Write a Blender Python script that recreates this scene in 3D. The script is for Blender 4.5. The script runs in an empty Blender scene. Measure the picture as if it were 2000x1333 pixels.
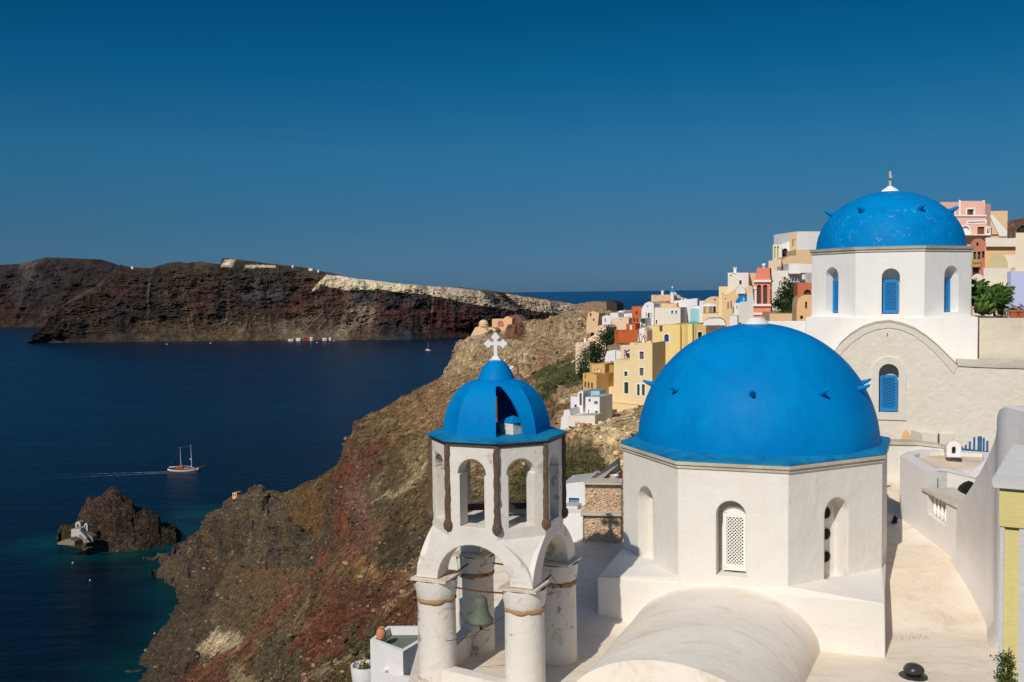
import bpy, math, random
import numpy as np
from mathutils import Vector
from mathutils.geometry import tessellate_polygon
R=math.radians; pi=math.pi
rng=random.Random(7)
S=bpy.context.scene
COL=S.collection
# ------------------------------------------------------------------ camera geometry (metres, eye at origin, looking +Y)
F=1944.0; PITCH=math.atan(96.5/F); ROLL=R(.65); SEA=-120.0
def ray(px,py):
    a,b=px-1000,py-666.5; cr,sr=math.cos(ROLL),math.sin(ROLL)
    X=(a*cr-b*sr)/F; Y=(a*sr+b*cr)/F; c,s=math.cos(PITCH),math.sin(PITCH)
    return Vector((X,c-Y*s,-s-Y*c))
def G(px,py,z): r=ray(px,py); return r*(z/r.z)
def P3(px,py,D): r=ray(px,py); return r*(D/r.y)
def TG(px,py,c=20.0,k=.34,z0=-7.05):      # point on the church terrace: flat, then rising behind y=20
    r=ray(px,py); t=z0/r.z
    if r.y*t>c: t=(z0-k*c)/(r.z-k*r.y)
    return r*t
def nvec(th): t=R(th); return Vector((math.sin(t),-math.cos(t),0))
def uvec(th): t=R(th); return Vector((math.cos(t),math.sin(t),0))
class Frame:
    def __init__(s,O,th): s.O=O.copy(); s.N=nvec(th); s.U=uvec(th); s.V=Vector((0,0,1)); s.th=th
    def pix(s,px,py):
        r=ray(px,py); t=s.O.dot(s.N)/r.dot(s.N); p=r*t-s.O
        return (p.dot(s.U),p.z)
    def w(s,u,v,n=0): return s.O+s.U*u+s.V*v+s.N*n
# ------------------------------------------------------------------ object helpers
def tag(o,label=None,cat=None,group=None,kind=None):
    if label: o['label']=label
    if cat: o['category']=cat
    if group: o['group']=group
    if kind: o['kind']=kind
    return o
def empty(name,loc,label,cat,group=None):
    o=bpy.data.objects.new(name,None); COL.objects.link(o); o.location=loc; o.empty_display_size=.3
    o['wl']=tuple(loc)
    return tag(o,label,cat,group)
def wl(o): return Vector(o['wl']) if o is not None and 'wl' in o else Vector((0,0,0))
class MB:
    def __init__(s): s.v=[]; s.f=[]
    def add(s,vs,fs):
        b=len(s.v); s.v+=[tuple(v) for v in vs]; s.f+=[tuple(i+b for i in f) for f in fs]; return s
    def poly(s,pts): return s.add(pts,[tuple(range(len(pts)))])
    def box(s,c,size,th=0,tilt=None):
        c=Vector(c); U=uvec(th)*size[0]/2; N=nvec(th)*size[1]/2; V=Vector((0,0,size[2]/2))
        p=[c+U*a-N*b+V*d for d in (-1,1) for b in (-1,1) for a in (-1,1)]
        return s.add(p,[(0,2,3,1),(4,5,7,6),(0,1,5,4),(2,6,7,3),(0,4,6,2),(1,3,7,5)])
    def prism(s,bot,top,cap=True,capb=True):
        n=len(bot); s.add(list(bot)+list(top),[(i,(i+1)%n,(i+1)%n+n,i+n) for i in range(n)])
        if cap: s.poly(top)
        if capb: s.poly(list(bot)[::-1])
        return s
    def lathe(s,c,prof,n=32,a0=0,a1=2*pi,axis=None,rot=0):
        c=Vector(c); full=abs(a1-a0-2*pi)<1e-6; m=n if full else n+1
        b=len(s.v)
        for r,z in prof:
            for i in range(m):
                a=a0+(a1-a0)*i/n+rot
                s.v.append((c.x+r*math.cos(a),c.y+r*math.sin(a),c.z+z))
        for j in range(len(prof)-1):
            for i in range(n):
                k=(i+1)%m if full else i+1
                s.f.append((b+j*m+i,b+j*m+k,b+(j+1)*m+k,b+(j+1)*m+i))
        return s
    def tube(s,pts,r,n=8,cap=True):
        pts=[Vector(p) for p in pts]; b=len(s.v); rs=r if isinstance(r,(list,tuple)) else [r]*len(pts)
        for i,p in enumerate(pts):
            d=(pts[min(i+1,len(pts)-1)]-pts[max(i-1,0)]).normalized()
            up=Vector((0,0,1)) if abs(d.z)<.95 else Vector((1,0,0))
            x=d.cross(up).normalized(); y=d.cross(x).normalized()
            for k in range(n):
                a=2*pi*k/n; s.v.append(tuple(p+x*rs[i]*math.cos(a)+y*rs[i]*math.sin(a)))
        for i in range(len(pts)-1):
            for k in range(n):
                s.f.append((b+i*n+k,b+i*n+(k+1)%n,b+(i+1)*n+(k+1)%n,b+(i+1)*n+k))
        if cap:
            s.f.append(tuple(b+k for k in range(n))[::-1]); e=b+(len(pts)-1)*n; s.f.append(tuple(e+k for k in range(n)))
        return s
    def jitter(s,amt,scale=.1,seed=0,v0=0):
        a=np.array(s.v[v0:]); n=[fbm(a[:,0],a[:,1],a[:,2],scale,3,seed+i)*amt for i in range(3)]; a=a+np.stack(n,1); s.v[v0:]=[tuple(p) for p in a]; return s
    def build(s,name,mat,parent=None,smooth=False,auto=None,merge=False):
        me=bpy.data.meshes.new(name); o=wl(parent)
        me.from_pydata([(a-o.x,b-o.y,c-o.z) for a,b,c in s.v],[],s.f); me.validate(); me.update()
        if merge:
            import bmesh
            bm=bmesh.new(); bm.from_mesh(me); bmesh.ops.remove_doubles(bm,verts=bm.verts,dist=1e-4); bm.to_mesh(me); bm.free()
        if mat: me.materials.append(mat)
        if smooth:
            me.polygons.foreach_set('use_smooth',[True]*len(me.polygons))
            if auto: me.set_sharp_from_angle(angle=R(auto))
        ob=bpy.data.objects.new(name,me); COL.objects.link(ob)
        if parent is not None: ob.parent=parent; ob['wl']=tuple(o)
        return ob
def poly2(mb,fr,outer,holes=(),n=0,flip=False):
    allp=[p for l in [outer]+list(holes) for p in l]
    tr=tessellate_polygon([[Vector((p[0],p[1],0)) for p in l] for l in [outer]+list(holes)])
    ws=[fr.w(p[0],p[1],n) for p in allp]; out=[]
    for t in tr:
        a,b,c=[ws[i] for i in t]; nn=(b-a).cross(c-a)
        if (nn.dot(fr.N)<0)!=flip: t=t[::-1]
        out.append(tuple(t))
    mb.add(ws,out)
def reveal(mb,fr,hole,n0,n1):
    m=len(hole); a=[fr.w(p[0],p[1],n0) for p in hole]; b=[fr.w(p[0],p[1],n1) for p in hole]
    mb.add(a+b,[(i,(i+1)%m,(i+1)%m+m,i+m) for i in range(m)])
def rect(u0,v0,u1,v1): return [(u0,v0),(u1,v0),(u1,v1),(u0,v1)]
def arch(u0,v0,u1,v1,n=10,rise=None):
    r=(u1-u0)/2; h=rise if rise else r; c=(u0+u1)/2; vs=v1-h
    return [(u0,v0),(u1,v0)]+[(c+r*math.cos(pi*i/n),vs+h*math.sin(pi*i/n)) for i in range(n+1)]
def inset(poly,d):
    c=Vector((sum(p[0] for p in poly)/len(poly),sum(p[1] for p in poly)/len(poly))); us=[p[0] for p in poly]; vs=[p[1] for p in poly]
    w=max(us)-min(us); h=max(vs)-min(vs); cx=(max(us)+min(us))/2; cy=(max(vs)+min(vs))/2
    return [(cx+(p[0]-cx)*(w-2*d)/w, cy+(p[1]-cy)*(h-2*d)/h) for p in poly]
# ------------------------------------------------------------------ materials
def lin(c): return tuple((x/255/12.92 if x/255<=.04045 else ((x/255+.055)/1.055)**2.4) for x in c)
class NT:
    def __init__(s,name):
        s.m=bpy.data.materials.new(name); s.m.use_nodes=True; s.t=s.m.node_tree; s.t.nodes.clear()
        s.o=s.t.nodes.new('ShaderNodeOutputMaterial'); s.b=s.t.nodes.new('ShaderNodeBsdfPrincipled'); s.L(s.b.outputs[0],s.o.inputs[0])
    def L(s,a,b): s.t.links.new(a,b)
    def n(s,ty,**kw):
        n=s.t.nodes.new(ty)
        for k,v in kw.items():
            if k.startswith('i_'): n.inputs[k[2:].replace('_',' ')].default_value=v
            else: setattr(n,k,v)
        return n
    def noise(s,co,scale,detail=4,rough=.6,dist=0,fr=None):
        n=s.n('ShaderNodeTexNoise'); n.inputs['Scale'].default_value=scale; n.inputs['Detail'].default_value=detail
        n.inputs['Roughness'].default_value=rough; n.inputs['Distortion'].default_value=dist
        if co: s.L(co,n.inputs['Vector'])
        return n.outputs[0]
    def ramp(s,x,a,b,ca=(0,0,0,1),cb=(1,1,1,1)):
        r=s.n('ShaderNodeValToRGB'); r.color_ramp.elements[0].position=a; r.color_ramp.elements[1].position=b
        r.color_ramp.elements[0].color=ca; r.color_ramp.elements[1].color=cb; s.L(x,r.inputs[0]); return r.outputs[0]
    def mix(s,f,a,b,mode='MIX'):
        m=s.n('ShaderNodeMix',data_type='RGBA',blend_type=mode)
        for x,i in ((f,0),(a,6),(b,7)):
            if isinstance(x,(int,float)): m.inputs[i].default_value=x
            elif isinstance(x,tuple): m.inputs[i].default_value=x if len(x)==4 else x+(1,)
            else: s.L(x,m.inputs[i])
        return m.outputs[2]
    def bump(s,h,st,dist=.05,nrm=None):
        b=s.n('ShaderNodeBump'); b.inputs['Strength'].default_value=st; b.inputs['Distance'].default_value=dist
        s.L(h,b.inputs['Height'])
        if nrm: s.L(nrm,b.inputs['Normal'])
        return b.outputs[0]
    def pos(s,scale=None):
        g=s.n('ShaderNodeNewGeometry').outputs['Position']
        if scale:
            m=s.n('ShaderNodeMapping'); m.inputs['Scale'].default_value=scale; s.L(g,m.inputs[0]); return m.outputs[0]
        return g
_mc={}
def plaster(name,col,stain=None,amt=.25,bump=.35,scale=1.0,rough=.85,streak=.12,peel=None,specks=False,bevel=0):
    if name in _mc: return _mc[name]
    t=NT(name); p=t.pos(); c=lin(col); st=lin(stain) if stain else tuple(x*.72 for x in c[:2])+(c[2]*.6,)
    big=t.ramp(t.noise(p,.55*scale,6,.62,.4),.42,.72)
    sm=t.ramp(t.noise(p,3.1*scale,5,.7,.8),.5,.8)
    vs=t.noise(t.pos((6*scale,6*scale,.5*scale)),1.0,3,.6)
    f=t.mix(sm,t.mix(.5,(0,0,0),big),big); 
    ml=t.n('ShaderNodeMath',operation='MULTIPLY'); t.L(f,ml.inputs[0]); ml.inputs[1].default_value=amt
    base=t.mix(ml.outputs[0],c,st)
    m2=t.n('ShaderNodeMath',operation='MULTIPLY'); t.L(t.ramp(vs,.45,.75),m2.inputs[0]); m2.inputs[1].default_value=streak
    base=t.mix(m2.outputs[0],base,tuple(x*.75 for x in c))
    pm=None
    if peel:
        pn=t.noise(p,2.4,7,.72,.9); msk=t.noise(t.pos((1,1,.8)),.9,2,.5)
        a_=t.n('ShaderNodeMath',operation='MULTIPLY'); t.L(t.ramp(pn,.585,.605),a_.inputs[0]); t.L(t.ramp(msk,.42,.56),a_.inputs[1]); pm=a_.outputs[0]
        base=t.mix(pm,base,t.mix(t.noise(p,14,3,.7),lin(peel),tuple(x*.5 for x in lin(peel))))
    if specks:
        sp=t.ramp(t.noise(p,26,2,.9),.72,.75); mk=t.ramp(t.noise(p,.8,3,.5),.5,.62); a_=t.n('ShaderNodeMath',operation='MULTIPLY'); t.L(sp,a_.inputs[0]); t.L(mk,a_.inputs[1])
        base=t.mix(a_.outputs[0],base,lin((120,88,58)))
        b3=t.n('ShaderNodeMath',operation='MULTIPLY'); t.L(t.ramp(t.noise(t.pos((.9,2.6,1)),.7,8,.75,1.5),.52,.75),b3.inputs[0]); b3.inputs[1].default_value=.55
        base=t.mix(b3.outputs[0],base,lin((188,146,98)))
    t.L(base,t.b.inputs['Base Color']); t.b.inputs['Roughness'].default_value=rough
    bvn=None
    if bevel: bv=t.n('ShaderNodeBevel',samples=6); bv.inputs[0].default_value=bevel; bvn=bv.outputs[0]
    n0=t.bump(t.noise(p,.9*scale,4,.6),bump*.5,.14/scale,bvn)
    if pm: n0=t.bump(pm,.6,-.02,n0)
    n1=t.bump(t.noise(p,4.2*scale,3,.5),bump*.7,.04/scale,n0); n2=t.bump(t.noise(p,22*scale,4,.65),bump,.012/scale,n1)
    t.L(n2,t.b.inputs['Normal']); _mc[name]=t.m; return t.m
def flat(name,col,rough=.6,metal=0,var=.18,bump=.2,scale=6):
    if name in _mc: return _mc[name]
    t=NT(name); c=lin(col); p=t.pos(); nz=t.noise(p,scale,4,.6)
    t.L(t.mix(nz,tuple(x*(1-var) for x in c),tuple(min(1,x*(1+var)) for x in c)),t.b.inputs['Base Color'])
    t.b.inputs['Roughness'].default_value=rough; t.b.inputs['Metallic'].default_value=metal
    t.L(t.bump(nz,bump,.02),t.b.inputs['Normal']); _mc[name]=t.m; return t.m
def bluepaint(name,col,col2,rough=.45,scale=1.0,flecks=0.0):
    t=NT(name); p=t.pos(); a=lin(col); b=lin(col2)
    f=t.ramp(t.noise(p,1.1*scale,6,.65,.5),.35,.7)
    base=t.mix(f,a,b)
    vs=t.ramp(t.noise(t.pos((5,5,.6)),1,4,.7),.5,.85); mm=t.n('ShaderNodeMath',operation='MULTIPLY'); t.L(vs,mm.inputs[0]); mm.inputs[1].default_value=.28
    base=t.mix(mm.outputs[0],base,tuple(x*.75 for x in b))
    fl=t.ramp(t.noise(p,9*scale,3,.8),.70,.76); m=t.n('ShaderNodeMath',operation='MULTIPLY'); t.L(fl,m.inputs[0]); m.inputs[1].default_value=.35+flecks
    base=t.mix(m.outputs[0],base,tuple(min(1,x*1.25+.03) for x in a))
    if flecks:
        fp=t.ramp(t.noise(p,3.2,7,.85,1.2),.60,.64); msk=t.ramp(t.noise(p,.35,2,.5),.46,.58)
        m5=t.n('ShaderNodeMath',operation='MULTIPLY'); t.L(fp,m5.inputs[0]); t.L(msk,m5.inputs[1])
        m6=t.n('ShaderNodeMath',operation='MULTIPLY'); t.L(m5.outputs[0],m6.inputs[0]); m6.inputs[1].default_value=flecks
        base=t.mix(m6.outputs[0],base,(.45,.6,.75))
    dk=t.ramp(t.noise(p,5.5*scale,5,.9,2.0),.27,.31,(1,1,1,1),(0,0,0,1)); m7=t.n('ShaderNodeMath',operation='MULTIPLY'); t.L(dk,m7.inputs[0]); m7.inputs[1].default_value=.5
    base=t.mix(m7.outputs[0],base,tuple(x*.3 for x in b))
    t.L(base,t.b.inputs['Base Color']); t.b.inputs['Roughness'].default_value=rough
    t.b.inputs['Specular IOR Level'].default_value=.05
    n1=t.bump(t.noise(p,1.7*scale,3,.5),.3,.10); t.L(t.bump(t.noise(p,14,4,.6),.22,.01,n1),t.b.inputs['Normal'])
    return t.m
def stone(name,c1,c2,mortar,scale=5,rough=.9,bump=1.0):
    if name in _mc: return _mc[name]
    t=NT(name); p=t.pos((scale,scale,scale*1.5))
    v=t.n('ShaderNodeTexVoronoi'); t.L(p,v.inputs['Vector']); v.inputs['Randomness'].default_value=1
    e=t.n('ShaderNodeTexVoronoi',feature='DISTANCE_TO_EDGE'); t.L(p,e.inputs['Vector'])
    sx=t.n('ShaderNodeSeparateColor'); t.L(v.outputs['Color'],sx.inputs[0])
    st=t.mix(sx.outputs[0],lin(c1),lin(c2)); nz=t.noise(t.pos(),scale*4,4,.7)
    st=t.mix(t.ramp(nz,.52,.85),st,tuple(x*.4 for x in lin(c1))); ed=t.ramp(e.outputs[0],.03,.13)
    t.L(t.mix(ed,lin(mortar),st),t.b.inputs['Base Color']); t.b.inputs['Roughness'].default_value=rough
    n1=t.bump(ed,bump,.06); t.L(t.bump(nz,.6,.03,n1),t.b.inputs['Normal']); _mc[name]=t.m; return t.m
WHITE=plaster('white_limewash',(233,227,217),(204,186,160),.32,.5,bevel=.045)
WHITE2=plaster('white_wall_plain',(246,241,233),(206,196,182),.25,bevel=.05)
TOWERW=plaster('tower_limewash',(229,221,209),(192,168,132),.32,.6,peel=(206,182,148),bevel=.03)
GROUND=plaster('terrace_plaster',(230,218,200),(192,156,112),.6,.6,specks=True)
VAULT=plaster('vault_plaster',(244,234,218),(208,182,148),.45,.4,specks=True)
ROUGHW=plaster('rough_cream_render',(236,225,207),(208,184,150),.4,1.0,1.3,.95)
GREYW=plaster('shade_grey_limewash',(222,216,210),(196,186,178),.35)  # white limewash toned grey, standing for the grazing light on the curved wall
RIM=plaster('weathered_rim',(205,195,175),(120,105,80),.8,.6,2)
BLUE=bluepaint('blue_dome_paint',(0,135,200),(0,120,187),.5)
BLUE2=bluepaint('blue_dome_paint_flecked',(0,137,203),(0,121,189),.5,1,.55)
BLUEE=bluepaint('blue_slab_paint',(30,138,180),(18,108,160),.6,2.5)
BLUES=flat('blue_shutter_paint',(18,128,196),.5)
DARK=flat('dark_interior',(18,17,16),.9)
STONEP=stone('exposed_brown_stone',(124,78,54),(58,38,30),(196,172,140),12)
LATW=flat('white_lattice_paint',(238,234,226),.6,0,.05)
RUBBLE=stone('rubble_masonry',(232,208,176),(178,132,104),(226,202,164),6.0,.95,.45)
RUST=plaster('rusty_band',(176,140,100),(60,38,24),1.0,1.0,6,.9,.5,peel=(58,38,26))
BRONZE=flat('green_bronze',(100,108,90),.7,.15,.5,.6,16)
IRON=flat('rusty_iron',(92,50,30),.8,.1)
GREENROOF=plaster('grey_green_roof',(112,122,104),(95,105,92),.4,.2)
# ------------------------------------------------------------------ camera, light, sky
cam=bpy.data.cameras.new('camera'); co=bpy.data.objects.new('camera',cam); COL.objects.link(co); S.camera=co
cam.sensor_width=36; cam.lens=F/2000*36; cam.clip_end=400000; cam.clip_start=.1
co.rotation_mode='XYZ'
from mathutils import Matrix
co.matrix_world=Matrix.Rotation(pi/2-PITCH,4,'X')@Matrix.Rotation(-ROLL,4,'Z')
SAZ,SEL=27.5,39.0                      # sun shines towards this azimuth (right of +Y), this elevation
sun=bpy.data.lights.new('sun','SUN'); so=bpy.data.objects.new('sun',sun); COL.objects.link(so)
sun.energy=3.4; sun.angle=R(.53); sun.color=(1,.94,.85)
d=Vector((math.sin(R(SAZ))*math.cos(R(SEL)),math.cos(R(SAZ))*math.cos(R(SEL)),-math.sin(R(SEL))))
so.rotation_mode='QUATERNION'; so.rotation_quaternion=d.to_track_quat('-Z','Y')
W=bpy.data.worlds.new('World'); S.world=W; W.use_nodes=True; nt=W.node_tree; nt.nodes.clear()
wo=nt.nodes.new('ShaderNodeOutputWorld'); bg=nt.nodes.new('ShaderNodeBackground'); nt.links.new(bg.outputs[0],wo.inputs[0])
sky=nt.nodes.new('ShaderNodeTexSky'); sky.sky_type='NISHITA'; sky.sun_disc=False
sky.sun_elevation=R(SEL); sky.sun_rotation=R(180+SAZ); sky.altitude=120; sky.air_density=1.0; sky.dust_density=.3; sky.ozone_density=3.0
tc=nt.nodes.new('ShaderNodeTexCoord'); sx=nt.nodes.new('ShaderNodeSeparateXYZ'); nt.links.new(tc.outputs['Generated'],sx.inputs[0])
rp=nt.nodes.new('ShaderNodeValToRGB'); nt.links.new(sx.outputs['Z'],rp.inputs[0])
SKYT=[(0.0, (0.0955, 0.211, 0.447)), (0.01, (0.0955, 0.211, 0.447)), (0.062, (0.0898, 0.2204, 0.3773)), (0.138, (0.064, 0.2838, 0.4175)), (0.211, (0.0164, 0.2712, 0.4207)), (0.277, (0.0025, 0.2339, 0.3778)), (0.6, (0.30, 0.50, 0.68)), (1.0, (0.45, 0.62, 0.76))]
E0=rp.color_ramp.elements
while len(E0)<len(SKYT): E0.new(.5)
for e,(p_,c_) in zip(E0,SKYT): e.position=p_; e.color=c_+(1,)
mx=nt.nodes.new('ShaderNodeMix'); mx.data_type='RGBA'; mx.blend_type='MULTIPLY'; mx.inputs[0].default_value=1
nt.links.new(sky.outputs[0],mx.inputs[6]); nt.links.new(rp.outputs[0],mx.inputs[7]); nt.links.new(mx.outputs[2],bg.inputs[0])
bg.inputs[1].default_value=.10
S.view_settings.view_transform='Standard'; S.view_settings.look='None'; S.view_settings.exposure=0; S.view_settings.gamma=1
# ------------------------------------------------------------------ numpy noise
def vnoise(x,y,z,seed=0):
    xi=np.floor(x).astype(np.int64); yi=np.floor(y).astype(np.int64); zi=np.floor(z).astype(np.int64)
    fx=x-xi; fy=y-yi; fz=z-zi; fx=fx*fx*fx*(fx*(fx*6-15)+10); fy=fy*fy*fy*(fy*(fy*6-15)+10); fz=fz*fz*(3-2*fz)
    def h(a,b,c):
        n=(a*374761393+b*668265263+c*2147483647+seed*974634777)&0xffffffff
        n=((n^(n>>13))*1274126177)&0xffffffff; n=(n^(n>>16))&0xffffffff
        n=(n*2246822519)&0xffffffff; n^=n>>15
        return (n&0xffff)/65535.0
    def l(a,b,t): return a+(b-a)*t
    return l(l(l(h(xi,yi,zi),h(xi+1,yi,zi),fx),l(h(xi,yi+1,zi),h(xi+1,yi+1,zi),fx),fy),
             l(l(h(xi,yi,zi+1),h(xi+1,yi,zi+1),fx),l(h(xi,yi+1,zi+1),h(xi+1,yi+1,zi+1),fx),fy),fz)*2-1
def fbm(x,y,z,s,oct=5,seed=0,gain=.5,ridge=False):
    t=np.zeros_like(x); a=1.; n=0.
    for o in range(oct):
        v=vnoise(x/s+o*13.7,y/s+o*7.1,z/s+o*3.3,seed+o)
        if ridge: v=1-2*np.abs(v)
        t+=v*a; n+=a; a*=gain; s*=.5
    return t/n
def gridmesh(name,X,Y,Z,mat,col=None,parent=None,smooth=False):
    ny,nx=X.shape; v=np.stack([X,Y,Z],-1).reshape(-1,3); idx=np.arange(nx*ny).reshape(ny,nx)
    q=np.stack([idx[:-1,:-1],idx[:-1,1:],idx[1:,1:],idx[1:,:-1]],-1).reshape(-1,4)
    me=bpy.data.meshes.new(name); me.vertices.add(len(v)); me.vertices.foreach_set('co',v.ravel())
    me.loops.add(q.size); me.loops.foreach_set('vertex_index',q.ravel().astype(np.int32))
    me.polygons.add(len(q)); me.polygons.foreach_set('loop_start',(np.arange(len(q))*4).astype(np.int32))
    me.polygons.foreach_set('use_smooth',np.full(len(q),smooth))
    me.update(calc_edges=True); me.validate()
    if col is not None:
        a=me.color_attributes.new('Col','FLOAT_COLOR','POINT')
        c=np.concatenate([col.reshape(-1,3),np.ones((len(v),1))],1); a.data.foreach_set('color',c.ravel())
    me.materials.append(mat); o=bpy.data.objects.new(name,me); COL.objects.link(o); return o
def trimesh(name,v,f,mat,col=None):
    me=bpy.data.meshes.new(name); k=f.shape[1]; me.vertices.add(len(v)); me.vertices.foreach_set('co',v.astype(np.float32).ravel())
    me.loops.add(f.size); me.loops.foreach_set('vertex_index',f.ravel().astype(np.int32))
    me.polygons.add(len(f)); me.polygons.foreach_set('loop_start',(np.arange(len(f))*k).astype(np.int32)); me.update(calc_edges=True)
    if col is not None:
        a=me.color_attributes.new('Col','FLOAT_COLOR','POINT'); a.data.foreach_set('color',np.concatenate([col,np.ones((len(v),1))],1).ravel())
    me.materials.append(mat); o=bpy.data.objects.new(name,me); COL.objects.link(o); return o
def projpx(X,Y,Z):
    c,s=math.cos(PITCH),math.sin(PITCH); d=Y*c-Z*s; u=Z*c+Y*s; x=X/d*F; y=-u/d*F
    cr,sr=math.cos(ROLL),math.sin(ROLL); return 1000+x*cr+y*sr, 666.5-x*sr+y*cr
def seedmix(px,py,seeds,power=5):
    w=np.zeros(px.shape); c=np.zeros(px.shape+(3,)); am=np.zeros(px.shape)
    for sx_,sy_,col,a in seeds:
        d2=(px-sx_)**2+(py-sy_)**2+30; ww=d2**(-power/2); w+=ww; c+=ww[...,None]*np.array(lin(col)); am+=ww*a
    return c/w[...,None],am/w
def rockmat(name,s1=.9,s2=6,bump=1.0,dist=.6,var=.5,crack=1.0):
    t=NT(name); a=t.n('ShaderNodeAttribute',attribute_name='Col'); p=t.pos()
    n1=t.noise(p,s1,8,.68,.3); n2=t.noise(p,s2,5,.7)
    f=t.ramp(n1,.38,.62,(1-var,1-var,1-var,1),(1+var,1+var,1+var,1)); f.node.color_ramp.elements[1].color=(1+var*.9,1+var*.8,1+var*.7,1)
    c=t.mix(1.0,a.outputs[0],f,'MULTIPLY')
    w=t.n('ShaderNodeMix',data_type='VECTOR'); w.inputs[0].default_value=.35*crack; t.L(p,w.inputs[4]); nn=t.n('ShaderNodeTexNoise'); nn.inputs['Scale'].default_value=s1*.8; nn.inputs['Detail'].default_value=5; t.L(p,nn.inputs['Vector'])
    vm=t.n('ShaderNodeVectorMath',operation='MULTIPLY_ADD'); t.L(nn.outputs['Color'],vm.inputs[0]); vm.inputs[1].default_value=(2.2/s1,2.2/s1,2.2/s1); t.L(p,vm.inputs[2])
    v=t.n('ShaderNodeTexVoronoi',feature='DISTANCE_TO_EDGE'); v.inputs['Scale'].default_value=s1*1.15; t.L(vm.outputs[0],v.inputs['Vector'])
    v2=t.n('ShaderNodeTexVoronoi'); v2.inputs['Scale'].default_value=s1*2.6; t.L(vm.outputs[0],v2.inputs['Vector']); sc=t.n('ShaderNodeSeparateColor'); t.L(v2.outputs['Color'],sc.inputs[0])
    cr=t.ramp(v.outputs['Distance'],.0,.10,(1-.5*crack,1-.5*crack,1-.48*crack,1),(1,1,1,1)); c=t.mix(1.0,c,cr,'MULTIPLY')
    pc=t.ramp(sc.outputs[0],.1,.9,(1-.38*crack,1-.38*crack,1-.38*crack,1),(1+.42*crack,1+.38*crack,1+.33*crack,1)); c=t.mix(1.0,c,pc,'MULTIPLY')
    g=t.ramp(n2,.3,.7,(.7,.7,.7,1),(1.25,1.22,1.18,1)); c=t.mix(1.0,c,g,'MULTIPLY')
    t.L(c,t.b.inputs['Base Color']); t.b.inputs['Roughness'].default_value=.95; t.b.inputs['Specular IOR Level'].default_value=.15
    b0=t.bump(cr,bump*.8*crack,dist*.6); b1=t.bump(n1,bump,dist,b0); t.L(t.bump(n2,bump*.7,dist*.2,b1),t.b.inputs['Normal']); return t.m
exec_parts=True
# ================================================================== SETTING: sea, cliffs, far island
def sea():
    # one sheet: fine near the coast, coarse to the horizon
    ys=np.concatenate([[-4000,-500,0],np.arange(150,760,4.0),np.geomspace(770,170000,70)])
    xs=np.concatenate([-np.geomspace(170000,420,40),np.arange(-400,140,4.0),np.geomspace(150,170000,40)])
    X,Y=np.meshgrid(xs,ys); Z=np.full(X.shape,SEA)
    px,py=projpx(X,np.maximum(Y,50),Z)
    sh=[(372,1160),(395,1185),(370,1215),(330,1240),(290,1290),(262,1333),(385,1050),(372,1075),(345,1065),(330,1045),(300,1068),(160,1085),(110,1062),(250,1082),(400,1005),(395,1030),(300,1110),(360,1140)]
    d=np.full(X.shape,1e9)
    for a,b in sh:
        q=G(a,b,SEA); d=np.minimum(d,np.hypot(X-q.x,(Y-q.y)*.8))
    d+=fbm(X,Y,Z,30,4,3)*7
    sm=np.clip(1-d/27,0,1)**1.3
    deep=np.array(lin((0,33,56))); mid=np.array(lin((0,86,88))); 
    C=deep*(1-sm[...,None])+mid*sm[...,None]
    near=np.clip((Y-300)/700,0,1)[...,None]; C=C*(.30+.62*near)  # base colour darkened close in, painting the weaker sky reflection there
    far=np.clip((Y-2500)/12000,0,1)[...,None]; C=C*(1-far)+np.array(lin((0,60,104)))*far  # bluer far out: grazing sky reflection put into the colour
    t=NT('sea_water'); a=t.n('ShaderNodeAttribute',attribute_name='Col')
    pz=t.pos((.035,.11,.05)); n1=t.noise(pz,1,6,.62,.3); n2=t.noise(t.pos((.004,.013,.01)),1,5,.6,1.0)
    c=t.mix(1.0,a.outputs[0],t.ramp(n1,.3,.7,(.68,.68,.70,1),(1.32,1.34,1.32,1)),'MULTIPLY')
    c=t.mix(1.0,c,t.ramp(n2,.35,.65,(.76,.76,.76,1),(1.28,1.26,1.22,1)),'MULTIPLY')
    t.L(c,t.b.inputs['Base Color']); t.b.inputs['Roughness'].default_value=.30; t.b.inputs['Specular IOR Level'].default_value=.12
    t.L(t.bump(t.noise(t.pos((.5,.9,.5)),1,3,.6),.55,.5,t.bump(n1,.7,3.0)),t.b.inputs['Normal'])
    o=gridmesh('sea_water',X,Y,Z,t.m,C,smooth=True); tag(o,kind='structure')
sea()
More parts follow.
